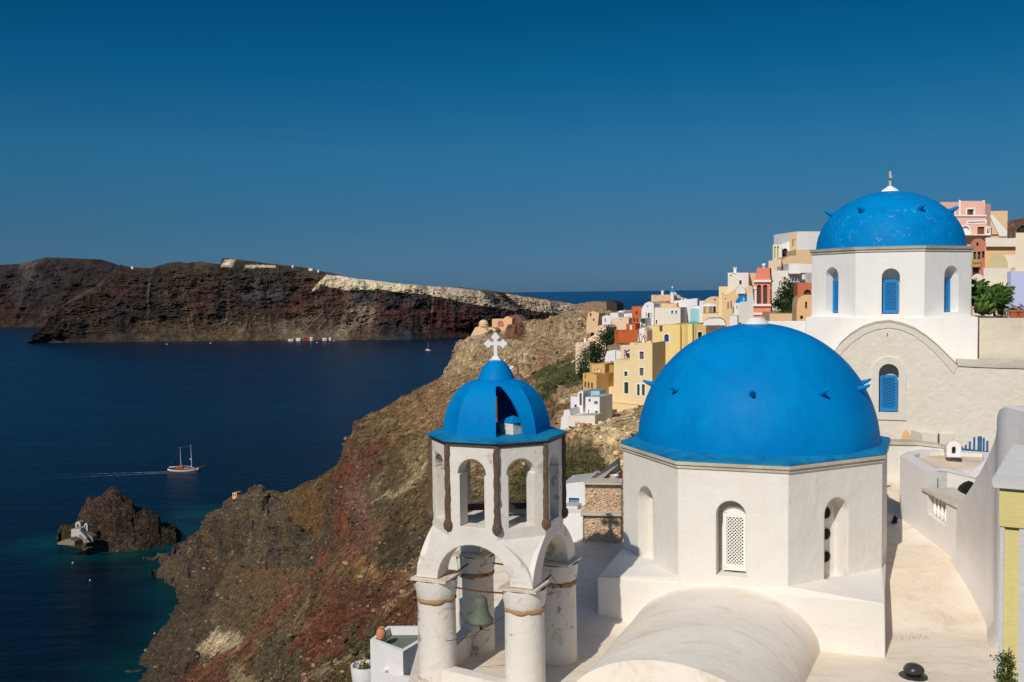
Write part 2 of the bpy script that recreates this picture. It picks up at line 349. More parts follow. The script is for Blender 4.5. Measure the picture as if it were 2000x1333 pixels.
# ---- near cliff slope
ROWS=[ # y, 12 knots (x,z)
(35,[(-140,-126),(-105,-121),(-70,-98),(-42,-68),(-26,-46),(-19,-35),(-12,-27),(-7,-22),(-2,-19),(4,-18),(20,-17),(75,-12)]),
(80,[(-138,-126),(-114,-121),(-80,-98),(-52,-72),(-32,-52),(-24,-42),(-15,-33),(-9,-27.5),(-3,-22),(12.5,-17),(18,-6),(75,6)]),
(104,[(-136,-126),(-116,-121),(-84,-99),(-58,-76),(-36,-56),(-27,-45),(-17,-35),(-9,-28),(2,-24),(15.5,-19),(21,-6),(75,8)]),
(112,[(-136,-126),(-116,-121),(-84,-99),(-58,-76),(-36,-56),(-27,-45),(-17,-35),(-9,-28),(2.5,-21.5),(6.8,-16.9),(24,-11.5),(75,9)]),
(150,[(-134,-126),(-118,-121),(-90,-101),(-62,-80),(-42,-65),(-33,-53),(-22,-42),(-10,-28),(0,-24.5),(9,-20),(20,-13),(75,8)]),
(200,[(-132,-126),(-119,-121),(-94,-106),(-66,-85),(-46,-68),(-36,-52),(-24,-40),(-8,-26.5),(2,-21),(12,-15.5),(25,-9),(75,2)]),
(235,[(-128,-126),(-117,-121),(-92,-106),(-66,-84),(-48,-66),(-39,-43),(-26,-34.5),(-10,-25),(3,-17),(16,-11),(28,-8),(75,-4)]),
(260,[(-126,-126),(-115,-121),(-92,-105),(-68,-84),(-50,-63),(-42.5,-37.5),(-29,-31.5),(-15,-24.5),(0,-17),(15,-9),(28,-6.2),(75,-7)]),
(282,[(-126,-126),(-116,-121),(-94,-104),(-70,-82),(-54,-62),(-46,-38.5),(-30,-30),(-18.5,-24.5),(-13,-14),(4,-10.5),(24,-6.0),(75,-8)]),
(300,[(-128,-126),(-118,-121),(-96,-103),(-72,-80),(-57,-61),(-49,-42),(-32,-33),(-21,-27),(-17,-17),(0,-12),(16,-6),(75,-9)]),
(322,[(-133,-126),(-123,-121),(-98,-102),(-78,-82),(-64,-62),(-56,-56),(-40,-50),(-22,-45),(-12,-35),(5,-25),(20,-16),(75,-30)]),
(350,[(-136,-126),(-126,-121),(-108,-102),(-90,-84),(-77,-69),(-66,-64),(-50,-66),(-25,-70),(0,-70),(20,-70),(40,-70),(75,-80)]),
(385,[(-142,-126),(-131,-121),(-120,-106),(-104,-90),(-91,-79),(-80,-80),(-60,-95),(-30,-110),(0,-115),(20,-118),(40,-120),(75,-124)]),
(415,[(-158,-126),(-149,-121),(-134,-110),(-116,-93),(-101,-83.5),(-88,-88),(-70,-108),(-40,-122),(0,-126),(20,-126),(40,-126),(75,-126)]),
(442,[(-174,-126),(-160,-121),(-146,-112),(-125,-95),(-110,-88),(-98,-93),(-80,-114),(-50,-126),(0,-126),(20,-126),(40,-126),(75,-126)]),
(475,[(-172,-126),(-154,-121),(-144,-103),(-132,-98),(-124,-95),(-112,-99),(-90,-122),(-50,-126),(0,-126),(20,-126),(40,-126),(75,-126)]),
(500,[(-166,-126),(-150,-121),(-142,-112),(-132,-103),(-124,-99),(-112,-110),(-95,-124),(-50,-126),(0,-126),(20,-126),(40,-126),(75,-126)]),
(530,[(-160,-126),(-153,-124),(-146,-122),(-140,-120),(-128,-119),(-115,-122),(-95,-126),(-50,-126),(0,-126),(20,-126),(40,-126),(75,-126)]),
(560,[(-160,-128),(-156,-128),(-150,-128),(-140,-128),(-128,-128),(-115,-128),(-95,-128),(-50,-128),(0,-128),(20,-128),(40,-128),(75,-128)])]
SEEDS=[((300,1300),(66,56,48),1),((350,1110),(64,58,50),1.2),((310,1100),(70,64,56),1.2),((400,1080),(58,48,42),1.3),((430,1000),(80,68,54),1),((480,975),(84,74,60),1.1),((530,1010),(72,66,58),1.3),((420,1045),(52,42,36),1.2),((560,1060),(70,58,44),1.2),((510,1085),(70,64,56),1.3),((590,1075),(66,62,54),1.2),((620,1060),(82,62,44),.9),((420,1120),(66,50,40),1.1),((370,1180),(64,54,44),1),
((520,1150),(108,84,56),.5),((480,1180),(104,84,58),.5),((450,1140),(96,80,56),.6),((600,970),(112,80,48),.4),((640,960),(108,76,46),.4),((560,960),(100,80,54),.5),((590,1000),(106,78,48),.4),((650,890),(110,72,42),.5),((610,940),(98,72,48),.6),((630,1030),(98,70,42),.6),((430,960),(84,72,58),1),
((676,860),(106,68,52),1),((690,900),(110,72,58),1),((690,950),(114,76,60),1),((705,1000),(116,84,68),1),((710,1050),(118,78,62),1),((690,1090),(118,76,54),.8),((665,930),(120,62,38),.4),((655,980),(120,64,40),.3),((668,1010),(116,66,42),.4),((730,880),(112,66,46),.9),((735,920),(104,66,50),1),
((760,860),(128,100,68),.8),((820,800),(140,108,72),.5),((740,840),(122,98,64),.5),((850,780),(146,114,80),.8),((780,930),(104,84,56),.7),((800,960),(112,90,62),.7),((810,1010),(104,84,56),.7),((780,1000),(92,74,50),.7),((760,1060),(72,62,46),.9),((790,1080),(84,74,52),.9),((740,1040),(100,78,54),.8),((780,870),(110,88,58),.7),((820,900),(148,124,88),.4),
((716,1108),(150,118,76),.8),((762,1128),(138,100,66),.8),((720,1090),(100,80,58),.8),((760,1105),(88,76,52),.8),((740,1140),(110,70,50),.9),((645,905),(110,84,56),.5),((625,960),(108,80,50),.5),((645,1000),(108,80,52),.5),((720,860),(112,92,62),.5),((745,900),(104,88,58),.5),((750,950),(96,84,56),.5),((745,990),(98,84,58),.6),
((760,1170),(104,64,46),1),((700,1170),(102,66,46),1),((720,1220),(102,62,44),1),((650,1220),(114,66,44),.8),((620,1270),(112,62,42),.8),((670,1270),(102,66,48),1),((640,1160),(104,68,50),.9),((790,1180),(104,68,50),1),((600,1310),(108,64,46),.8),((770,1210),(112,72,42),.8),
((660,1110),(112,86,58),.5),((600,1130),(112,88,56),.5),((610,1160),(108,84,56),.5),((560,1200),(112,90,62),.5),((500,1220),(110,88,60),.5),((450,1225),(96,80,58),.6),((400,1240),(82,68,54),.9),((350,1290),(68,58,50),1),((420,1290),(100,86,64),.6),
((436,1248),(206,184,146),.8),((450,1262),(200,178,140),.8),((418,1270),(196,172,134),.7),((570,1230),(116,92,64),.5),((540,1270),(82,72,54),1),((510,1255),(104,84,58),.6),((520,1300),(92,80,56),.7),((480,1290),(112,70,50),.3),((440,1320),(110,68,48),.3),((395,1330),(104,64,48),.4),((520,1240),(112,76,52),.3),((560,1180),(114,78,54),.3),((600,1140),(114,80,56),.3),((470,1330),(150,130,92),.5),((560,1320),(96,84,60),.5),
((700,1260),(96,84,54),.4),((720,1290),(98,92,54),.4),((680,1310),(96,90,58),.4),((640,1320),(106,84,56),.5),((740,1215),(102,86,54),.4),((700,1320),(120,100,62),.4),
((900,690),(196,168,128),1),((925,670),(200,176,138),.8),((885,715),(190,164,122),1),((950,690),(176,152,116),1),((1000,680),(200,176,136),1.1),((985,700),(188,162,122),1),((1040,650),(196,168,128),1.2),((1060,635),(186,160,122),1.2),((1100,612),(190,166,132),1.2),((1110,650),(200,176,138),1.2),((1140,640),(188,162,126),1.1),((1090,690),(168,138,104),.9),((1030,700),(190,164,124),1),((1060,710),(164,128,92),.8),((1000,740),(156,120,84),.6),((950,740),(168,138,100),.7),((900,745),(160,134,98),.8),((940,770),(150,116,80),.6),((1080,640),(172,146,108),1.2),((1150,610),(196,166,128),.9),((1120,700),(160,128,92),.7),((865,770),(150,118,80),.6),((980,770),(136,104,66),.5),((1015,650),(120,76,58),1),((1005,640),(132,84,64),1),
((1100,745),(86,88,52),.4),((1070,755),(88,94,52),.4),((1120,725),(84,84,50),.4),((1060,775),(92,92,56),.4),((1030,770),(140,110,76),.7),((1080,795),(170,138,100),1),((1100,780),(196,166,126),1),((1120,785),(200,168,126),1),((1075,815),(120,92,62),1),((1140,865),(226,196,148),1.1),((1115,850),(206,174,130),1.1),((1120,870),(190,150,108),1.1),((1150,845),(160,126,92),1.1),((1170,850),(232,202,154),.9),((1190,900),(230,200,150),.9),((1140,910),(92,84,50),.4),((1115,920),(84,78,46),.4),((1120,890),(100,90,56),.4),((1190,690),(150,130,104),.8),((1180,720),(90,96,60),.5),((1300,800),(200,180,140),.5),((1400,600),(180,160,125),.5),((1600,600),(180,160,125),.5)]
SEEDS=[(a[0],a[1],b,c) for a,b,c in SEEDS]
def cliff():
    ys=np.array([r[0] for r in ROWS],float); K=np.array([r[1] for r in ROWS],float)
    Y1=np.geomspace(35,560,900); X1=np.arange(-176,76,.62)
    # smooth knot interpolation along y
    Z=np.zeros((len(Y1),len(X1)))
    for i,y in enumerate(Y1):
        kx=np.array([np.interp(y,ys,K[:,k,0]) for k in range(12)]); kz=np.array([np.interp(y,ys,K[:,k,1]) for k in range(12)])
        Z[i]=np.interp(X1,kx,kz)
    for _ in range(3):
        Z[1:-1]=(Z[:-2]+2*Z[1:-1]+Z[2:])/4; Z[:,1:-1]=(Z[:,:-2]+2*Z[:,1:-1]+Z[:,2:])/4
    X,Y=np.meshgrid(X1,Y1)
    px,py=projpx(X,Y,Z)
    wx=fbm(X,Y,Z,16,5,11,.62)*26+fbm(X,Y,Z,4,4,12)*14; wy=fbm(X,Y,Z,16,5,21,.62)*22+fbm(X,Y,Z,4,4,22)*12
    sc=200/np.clip(Y,80,500)
    wx=wx+fbm(X,Y,Z,1.6,3,13)*5; wy=wy+fbm(X,Y,Z,1.6,3,23)*5
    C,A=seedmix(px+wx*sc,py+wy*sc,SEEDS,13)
    # horizontal lava ledges on the dark rocks, gullies on the slope
    gx=fbm(X*.28,Y,Z*.3,17,5,31,ridge=True); 
    big=fbm(X,Y,Z*1.4,16,5,41,ridge=True); small=fbm(X,Y,Z,3.2,4,51,ridge=True); tiny=fbm(X,Y,Z*2,1.3,3,55)
    low=np.clip((-Z-55)/35,0,1); deepen=np.clip(A-.75,0,1)
    strata=np.abs(((Z+fbm(X,Y,Z,20,3,61)*6)/7.0)%1-.5)*2
    big-=.35; small-=.3; gx-=.3
    dz=gx*2.3*np.clip(Y/150,.3,1)+big*(.8+4.2*low*deepen+2.0*deepen)+small*(.5+2.4*deepen)+tiny*(.18+.7*deepen)
    dx=(strata-.5)*(2.6*deepen+ .3)+fbm(X,Y,Z,5,3,71)*1.8*deepen
    # benches and steep rock faces
    tw=np.clip(deepen*3,0,1)*np.clip(low*1.6+.6,0,1); st_=7.0; h_=(Z+dz+fbm(X,Y,Z*0,24,4,63)*5)/st_; fr_=h_-np.floor(h_); sm_=np.clip((fr_-.42)/.22,0,1); sm_=sm_*sm_*(3-2*sm_)
    dz=dz+(sm_-fr_)*st_*.85*tw
    keep=np.clip((Y-35)/60,0.15,1); town=1-.75*np.clip((X-6)/10,0,1)*np.clip((240-Y)/30,0,1)*np.clip((Y-112)/10,.3,1)
    Zn=Z+dz*keep*town; Xn=X+dx*keep*town
    C=C*(1+.16*fbm(X,Y,Z,6,5,81))[...,None]
    st2=np.clip(fbm(X+Z*.9,Y*.7,Z*.3,7,5,91),-.4,.6)[...,None]; C=C*(1+.35*st2)
    veg=np.clip(fbm(X,Y,Z,9,5,95)*3-.35,0,1)*np.clip(1-(A-.35)*2.2,0,1); C=C*(1-.22*veg[...,None])+np.array(lin((92,84,52)))*.22*veg[...,None]
    pale=np.clip(fbm(X,Y,Z,7,6,97)*5-1.9,0,1)*(1-low)*.45; C=C*(1-pale[...,None])+np.array(lin((196,172,130)))*pale[...,None]
    gzx=np.gradient(Zn,axis=1)/.62; gzy=np.gradient(Zn,axis=0)/np.gradient(Y,axis=0); slope=np.hypot(gzx,gzy)
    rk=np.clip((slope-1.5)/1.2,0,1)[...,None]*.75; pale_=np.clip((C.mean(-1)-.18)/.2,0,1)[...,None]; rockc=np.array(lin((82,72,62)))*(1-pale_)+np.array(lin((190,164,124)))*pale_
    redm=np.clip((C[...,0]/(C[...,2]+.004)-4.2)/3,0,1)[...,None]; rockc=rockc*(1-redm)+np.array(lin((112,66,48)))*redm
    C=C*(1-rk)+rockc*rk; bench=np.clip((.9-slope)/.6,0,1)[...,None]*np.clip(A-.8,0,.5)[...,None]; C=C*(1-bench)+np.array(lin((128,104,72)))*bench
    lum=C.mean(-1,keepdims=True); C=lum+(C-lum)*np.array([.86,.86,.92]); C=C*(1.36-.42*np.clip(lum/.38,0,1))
    qx=px+wx*sc*.25; qy=py+wy*sc*.25; bn=fbm(X,Y,Z,4,4,301)
    for pts,wd,col in (([(640,1085),(560,1180),(470,1262),(375,1340)],6.5,(136,86,62)),([(840,905),(800,945),(770,965),(732,985)],3.2,(200,176,140)),([(698,1106),(735,1116),(770,1130),(815,1152)],4,(176,128,82)),([(560,1095),(500,1130),(440,1155)],3,(128,92,66)),([(880,800),(830,830),(790,850)],2.5,(180,152,116)),([(700,1290),(640,1310),(600,1340)],3,(190,168,134)),([(660,1100),(610,1150),(590,1210),(540,1290)],2.2,(150,120,86)),([(1040,690),(960,770)],2.0,(200,180,150))):
        dd=np.full(px.shape,1e9)
        for (ax,ay),(bx,by) in zip(pts[:-1],pts[1:]):
            t=np.clip(((qx-ax)*(bx-ax)+(qy-ay)*(by-ay))/((bx-ax)**2+(by-ay)**2),0,1); dd=np.minimum(dd,np.hypot(qx-ax-t*(bx-ax),qy-ay-t*(by-ay)))
        m=np.clip(1.5-dd/wd,0,1)*np.clip(.85+bn,.2,1); m=m[...,None]; C=C*(1-m)+np.array(lin(col))*m
    C=np.clip(C,0,.85)
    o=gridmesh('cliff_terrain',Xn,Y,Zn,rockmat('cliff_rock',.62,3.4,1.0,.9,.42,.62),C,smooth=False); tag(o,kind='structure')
    return Xn,Y,Zn,C,A,px,py
CX,CY,CZ,CC,CA,CPX,CPY=cliff()
def ground_z(x,y):
    j=int(np.argmin(np.abs(CY[:,0]-y))); return float(np.interp(x,CX[j],CZ[j]))
# scattered loose rocks and dry scrub over the slope
def blob_template(seed,n=2,squash=.7,jit=.35):
    import bmesh
    bm=bmesh.new(); bmesh.ops.create_icosphere(bm,subdivisions=n,radius=1); r=random.Random(seed)
    v=np.array([list(a.co*(1+r.uniform(-jit,jit))) for a in bm.verts]); v[:,2]*=squash; f=np.array([[a.index for a in b.verts] for b in bm.faces]); bm.free(); return v,f
def scatter(name,count,weight,size,mat,colfn,seed,sub,squash,jit,sink=.2):
    r=np.random.default_rng(seed); vis=(CPX>-40)&(CPX<1260)&(CPY>560)&(CPY<1400)&(CZ>-119.3)
    area=(CY*CY)/(40000.); w=(weight*vis*area*0+weight*vis/np.maximum(CY,60)**.6).ravel(); w/=w.sum()
    idx=r.choice(len(w),count,p=w); tv=[blob_template(seed+i,sub,squash,jit) for i in range(5)]
    V=[];Fc=[];Cc=[];b=0
    for i in idx:
        v,f=tv[r.integers(5)]; s=size(r,CY.ravel()[i]); a=r.uniform(0,6.28); ca,sa=math.cos(a),math.sin(a)
        vv=v*np.array([s*r.uniform(.7,1.4),s*r.uniform(.7,1.4),s]); vv=np.stack([vv[:,0]*ca-vv[:,1]*sa,vv[:,0]*sa+vv[:,1]*ca,vv[:,2]],1)
        V.append(vv+np.array([CX.ravel()[i]+r.uniform(-.3,.3),CY.ravel()[i]+r.uniform(-.4,.4),CZ.ravel()[i]-s*sink])); Fc.append(f+b); b+=len(v)
        c=colfn(r,CC.reshape(-1,3)[i]); Cc.append(np.repeat(c[None],len(v),0))
    o=trimesh(name,np.concatenate(V),np.concatenate(Fc),mat,np.concatenate(Cc)); tag(o,kind='stuff'); return o
RM=rockmat('loose_rock',1.5,9,.8,.15,.35)
tag(scatter('loose_rock',17000,np.clip(CA,.35,1.5)**1.5,lambda r,y:(.10+.40*r.random()**4)*(.45+y/260),RM,lambda r,c:np.clip(c*r.uniform(.6,1.5)+(r.random()>.82)*np.array([.16,.13,.09]),0,.8),5,1,.75,.4),'rough volcanic boulders and scree lying over the cliff slope','rocks')
tag(scatter('dry_scrub',13000,np.clip(1.15-CA,.02,1)**1.5,lambda r,y:(.14+.30*r.random()**3)*(.6+y/330),RM,lambda r,c:(c*.62+np.array(lin((78,72,46)))*.38)*r.uniform(.5,1.15),77,1,.7,.5,.1),'low dry olive green scrub dotted over the slope','scrub')
# ---- islet with chapel
def islet():
    prof=[(98,1062),(103,1050),(106,1040),(136,1030),(140,1016),(150,998),(160,982),(188,978),(194,966),(205,960),(215,962),(226,970),(246,982),(254,997),(276,1001),(298,1011),(303,1030),(324,1037),(338,1052),(344,1062)]
    y0,y1=445,500; U=np.linspace(96,344,330); Vv=np.linspace(0,1,130)
    ztop=np.array([P3(u,np.interp(u,[p[0] for p in prof],[p[1] for p in prof]),478).z for u in U])
    front=np.interp(U,[96,110,160,200,250,300,344],[1061,1064,1080,1081,1078,1069,1058])
    X=np.zeros((len(Vv),len(U)));Y=X.copy();Z=X.copy()
    for i,u in enumerate(U):
        gy=G(u,front[i],SEA).y; yy=gy+(514-gy)*Vv; tr=(478-gy)/(514-gy)
        sh=np.where(Vv<tr,np.interp(Vv/tr,[0,.1,.35,.42,.62,.7,1],[0,.10,.34,.52,.72,.9,1]),np.clip(1-(Vv-tr)/(1-tr),0,1)**.8)
        Z[:,i]=-121.5+(ztop[i]+121.5)*sh; Y[:,i]=yy; X[:,i]=(u-1000)/F*yy
    h=(Z+121.5)
    d=fbm(X,Y,Z*1.5,9,5,5,ridge=True)*2.6+fbm(X,Y,Z*2,2.6,4,6,ridge=True)*1.1
    low=np.clip(h/3,0,1); Z=Z+d*low; X=X+fbm(X,Y,Z,5,3,8)*1.5*low
    n=fbm(X,Y,Z,6,4,9)[...,None]; C=np.array(lin((72,60,50)))*(1+.5*n)+np.array(lin((44,24,14)))*np.clip(n*2,0,1)*.3
    C=np.where((h<2.5)[...,None],np.array(lin((72,66,52)))*(1+n*.5),C); C=np.clip(C,0.005,1)
    o=gridmesh('islet_rock',X,Y,Z,rockmat('islet_rock_material',.4,2.5,1,1.2,.4),C); tag(o,kind='structure')
    return X,Y,Z
islet()
# ---- the island across the water
def far_island():
    top=[(-60,522),(40,519),(130,560),(165,552),(215,528),(235,516),(255,522),(300,524),(330,514),(352,512),(365,514),(395,511),(436,517),(438,506),(446,505),(520,513),(600,524),(700,545),(800,556),(850,560),(900,561),(940,566),(1000,574),(1050,581),(1100,590),(1150,600),(1260,625)]
    U=np.linspace(40,1250,1150); V=np.concatenate([np.linspace(0,1,130),1+np.linspace(.02,1,14)])
    water=np.interp(U,[40,55,75,200,500,800,1000,1250],[668,673,672,670,667,666,655,640])
    edge=np.interp(U,[40,55,85,100,140,190,240],[672,671,640,618,585,560,516])   # left nose of the island
    tp=np.interp(U,[p[0] for p in top],[p[1] for p in top]); tp=np.where(U<240,np.maximum(edge,516),tp)
    X=np.zeros((len(V),len(U)));Y=X.copy();Z=X.copy()
    for i,u in enumerate(U):
        yw=G(u,water[i],SEA-2).y; zt=P3(u,tp[i],yw+160).z
        vv=np.clip(V,0,1); yy=yw+160*vv**1.2*np.clip((zt-SEA)/190,.1,1); ext=np.clip(V-1,0,1); yy=yy+ext*900
        zt=P3(u,tp[i],yw+160*np.clip((zt-SEA)/190,.1,1)).z
        Z[:,i]=(SEA-2)+(zt-SEA+2)*vv-ext*90; Y[:,i]=yy; X[:,i]=(u-1000)/F*yy
    H=np.clip((Z-SEA)/np.maximum((Z[129]-SEA)[None,:],5),0,1); vis=np.minimum(1,np.minimum(H*6,(1.02-H)*6))*(V<=1)[:,None]
    gul=fbm(X+Z*.3,Y*.2,Z*.18,120,5,101,ridge=True); rough=fbm(X,Y,Z*.9,34,5,111,ridge=True); f2=fbm(X,Y,Z*2.2,12,4,121,ridge=True)
    Yn=Y-(gul*44+rough*18+f2*7)*vis*np.clip(H*3,0.15,1); strat=np.abs(((Z+fbm(X,Y,Z,200,3,131)*16)/24)%1-.5)*2
    Yn=Yn-(strat-.5)*2*vis; Zn=Z+rough*3*vis+np.where(H>.97,fbm(X,Y,Z,60,4,7)*2.5,0)*(U[None,:]>245)
    px,py=projpx(X,Y,Z); wx=fbm(X,Y,Z,90,5,141)*10; wy=fbm(X,Y,Z,60,5,151)*7
    seeds=[(80,650,(46,40,36)),(150,620,(56,44,36)),(200,660,(58,46,36)),(250,590,(60,46,36)),(230,550,(56,44,36)),(180,600,(62,46,36)),(330,560,(60,50,38)),(300,540,(52,44,38)),(300,640,(68,54,40)),(250,620,(46,38,36)),(350,600,(56,46,38)),(400,540,(62,52,38)),(380,640,(72,58,40)),(430,580,(58,48,38)),(470,560,(58,50,42)),(500,640,(74,58,42)),(450,610,(58,48,40)),(560,560,(60,48,38)),(540,600,(60,46,38)),(620,600,(72,58,46)),(600,640,(70,60,48)),(650,640,(78,64,50)),(700,650,(66,52,40)),(760,640,(46,40,38)),(800,620,(62,44,38)),(850,650,(58,42,36)),(760,600,(52,42,38)),(830,595,(48,42,40)),(900,600,(54,46,42)),(960,620,(56,44,38)),(1000,600,(60,50,44)),(650,530,(60,52,42)),(750,548,(52,46,36)),(850,558,(54,48,38)),(560,530,(58,50,38)),(470,512,(56,48,36)),
    (580,598,(76,42,36)),(610,602,(76,44,38)),(650,600,(74,44,38)),(750,606,(80,44,38)),(780,612,(78,42,38)),(840,612,(80,42,38)),(880,616,(78,42,38)),(910,618,(76,42,40)),(235,570,(70,44,38)),(410,584,(70,46,40)),(460,586,(70,46,40)),
    (160,540,(70,64,60)),(470,575,(60,60,64)),(540,578,(58,58,62)),(720,588,(56,56,60)),(780,590,(50,50,54)),(770,646,(40,40,44)),(800,650,(42,42,46)),(240,595,(46,40,40)),(300,600,(40,36,36)),(440,610,(42,40,40)),
    (700,620,(110,92,72)),(720,608,(120,102,80)),(690,635,(100,84,66)),(600,630,(92,78,60)),(665,650,(110,96,74)),(585,655,(96,82,64)),(450,640,(88,70,46))]
    seeds=[(a,b,c,1) for a,b,c in seeds]
    C,_=seedmix(px+wx,py+wy*1.2,seeds,5)
    C=C*(1+.55*fbm(X,Y,Z*1.5,22,5,161))[...,None]
    def lay(mask,col,k=1):
        nonlocal C
        m=np.clip(mask,0,1)[...,None]*k; C=C*(1-m)+np.array(lin(col))*(1+.25*fbm(X,Y,Z*.35,14,4,171)[...,None])*m
    n4=wy*.55+wx*.3
    # pale pumice layer along the crest, thinning out to the left
    lo=np.interp(px,[610,630,680,740,780,830,850,880,900,960,1040,1120],[572,561,569,565,572,574,581,584,590,602,611,614]); hi=np.interp(px,[610,640,700,800,850,880,960,1040,1120],[568,537,543,553,557,560,568,581,592])
    lay(np.clip((lo+n4*.6-py)/1.5,0,1)*np.clip((py-hi)/1.5,0,1)*(px>612)*(px<862),(196,176,142),.95)
    g=np.clip(fbm(X+Z*1.1,Y*.2,Z*.2,40,5,181)*3+1.25,0,1)
    lay(np.clip((lo+n4-py)/2,0,1)*np.clip((py-hi)/3,0,1)*(px>=855)*g,(178,158,130),.9)
    lay(np.clip(1-np.abs(px-452-(py-505)*-.3)/12,0,1)*np.clip((524+n4-py)/3,0,1)*(py>507)*3,(190,170,138),.9)
    lay(np.clip((525+n4*.5-py)/2,0,1)*(py>518)*(px>480)*(px<538),(186,168,136),.8)
    lay(np.clip(1-np.abs(px-186-wx)/9,0,1)*(np.abs(py-537-n4)<7),(126,122,118),.7)
    for ax,ay,bx,by,w_ in ((722,592,690,655,2.5),(735,588,672,658,3.5),(728,596,655,657,2),(700,600,640,655,2),(640,602,588,652,2),(625,606,580,650,1.5),(655,606,612,655,1.6),(745,592,700,650,1.5),(300,545,290,640,2),(365,560,372,655,2),(372,560,380,655,1.5),(520,560,530,650,2),(450,580,440,650,2),(850,570,838,640,1.5)):
        t=np.clip(((px-ax)*(bx-ax)+(py-ay)*(by-ay))/((bx-ax)**2+(by-ay)**2),0,1); dd=np.hypot(px+wx*.25-ax-t*(bx-ax),py-ay-t*(by-ay)); lay(np.clip(1.3-dd/w_,0,1)*(ax>560 and .8 or .45),(118,100,78),.8)
    lum=C.mean(-1,keepdims=True); C=lum+(C-lum)*.74; C=np.clip(C*1.62,0,.8)
    o=gridmesh('far_island',X,Yn,Zn,rockmat('far_island_rock',.045,.16,1.0,10,.40,.5),C); tag(o,kind='structure')
    # higher ridge further away on the left
    top2=[(-160,540),(-100,522),(0,518),(40,516),(62,511),(96,503),(150,505),(200,507),(225,514),(262,530),(300,545),(330,560)]
    U=np.linspace(-160,335,380); V=np.linspace(0,1,90); X=np.zeros((90,380));Y=X.copy();Z=X.copy()
    tp=np.interp(U,[p[0] for p in top2],[p[1] for p in top2])
    for i,u in enumerate(U):
        yw=G(u,640.5-(u>60)*0,SEA-2).y; zt=P3(u,tp[i],yw+300).z
        Z[:,i]=(SEA-2)+(zt-SEA+2)*V; Y[:,i]=yw+300*V; X[:,i]=(u-1000)/F*Y[:,i]
    H=V[:,None]; vis=np.minimum(1,np.minimum(H*6,(1-H)*6))
    gul=fbm(X,Y*.2,Z*.3,190,5,201,ridge=True); rough=fbm(X,Y,Z*1.6,45,5,211,ridge=True)
    px,py=projpx(X,Y,Z)
    C,_=seedmix(px+rough*6,py+rough*4,[(30,540,(58,50,50),1),(100,530,(56,50,50),1),(60,580,(50,42,42),1),(150,560,(54,46,44),1),(30,615,(66,46,40),1),(60,625,(62,46,40),1),(20,600,(56,42,40),1),(55,531,(84,80,78),1),(200,540,(52,46,44),1),(45,585,(62,60,62),1)],5)
    C=C*(1+.5*fbm(X,Y,Z,40,4,221))[...,None]
    o=gridmesh('distant_ridge',X,Y-(gul*50+rough*20)*vis,Z+rough*4*vis,rockmat('distant_ridge_rock',.03,.12,1,9,.3,.6),np.clip(C,0,1)); tag(o,kind='structure')
far_island()
# ================================================================== NEAR BUILDINGS
def tz(x,y): return -7.05+.34*max(0,min(y,26)-20)
def offset_poly(P,d):   # shrink a convex CCW/CW plan polygon by d
    n=len(P); c=sum(P,Vector((0,0,0)))/n; out=[]
    L=[]
    for i in range(n):
        a=P[i]; b=P[(i+1)%n]; e=(b-a).normalized(); nn=Vector((e.y,-e.x,0))
        if nn.dot(a-c)<0: nn=-nn
        L.append((a-nn*d,e))
    for i in range(n):
        (p,e),(q,g)=L[i-1],L[i]; den=e.x*g.y-e.y*g.x
        t=((q.x-p.x)*g.y-(q.y-p.y)*g.x)/den; out.append(Vector((p.x+e.x*t,p.y+e.y*t,0)))
    return out
def at(p,z): return Vector((p.x,p.y,z))
def sidef(P,i):   # frame of side i (from P[i] to P[i+1]) of a plan polygon, u measured from P[i]
    a=P[i]; b=P[(i+1)%len(P)]; d=(b-a); th=math.degrees(math.atan2(d.y,d.x)); return Frame(at(a,0),th),d.length
def lattice(mb,fr,u0,v0,u1,v1,n,step,bw,th=.012):
    k=-int((v1-v0)/step)-2
    def seg(u,v,s):
        # line v = v + s*(uu-u): clip to the rectangle
        pts=[]
        for uu in (u0,u1):
            vv=v+s*(uu-u)
            if v0<=vv<=v1: pts.append((uu,vv))
        for vv in (v0,v1):
            uu=u+(vv-v)/s
            if u0<uu<u1: pts.append((uu,vv))
        if len(pts)<2: return
        a,b=pts[0],pts[1]; d=Vector((b[0]-a[0],b[1]-a[1])); 
        if d.length<.02: return
        q=Vector((-d.y,d.x)).normalized()*bw/2
        c=[(a[0]+q.x,a[1]+q.y),(b[0]+q.x,b[1]+q.y),(b[0]-q.x,b[1]-q.y),(a[0]-q.x,a[1]-q.y)]
        z=n+(.004 if s>0 else 0)
        mb.prism([fr.w(x,y,z-th) for x,y in c],[fr.w(x,y,z) for x,y in c],capb=False)
    m=int((v1-v0+u1-u0)/step)+2
    for i in range(-m,m):
        seg(u0,v0+i*step,1.0); seg(u0,v0+i*step+.001,-1.0)
def windowed(mb,fr,L,z0,z1,holes,depth,back=True):
    poly2(mb,fr,rect(0,z0,L,z1),holes)
    for h in holes:
        reveal(mb,fr,h,0,-depth)
        if back: poly2(mb,fr,h,(),-depth)
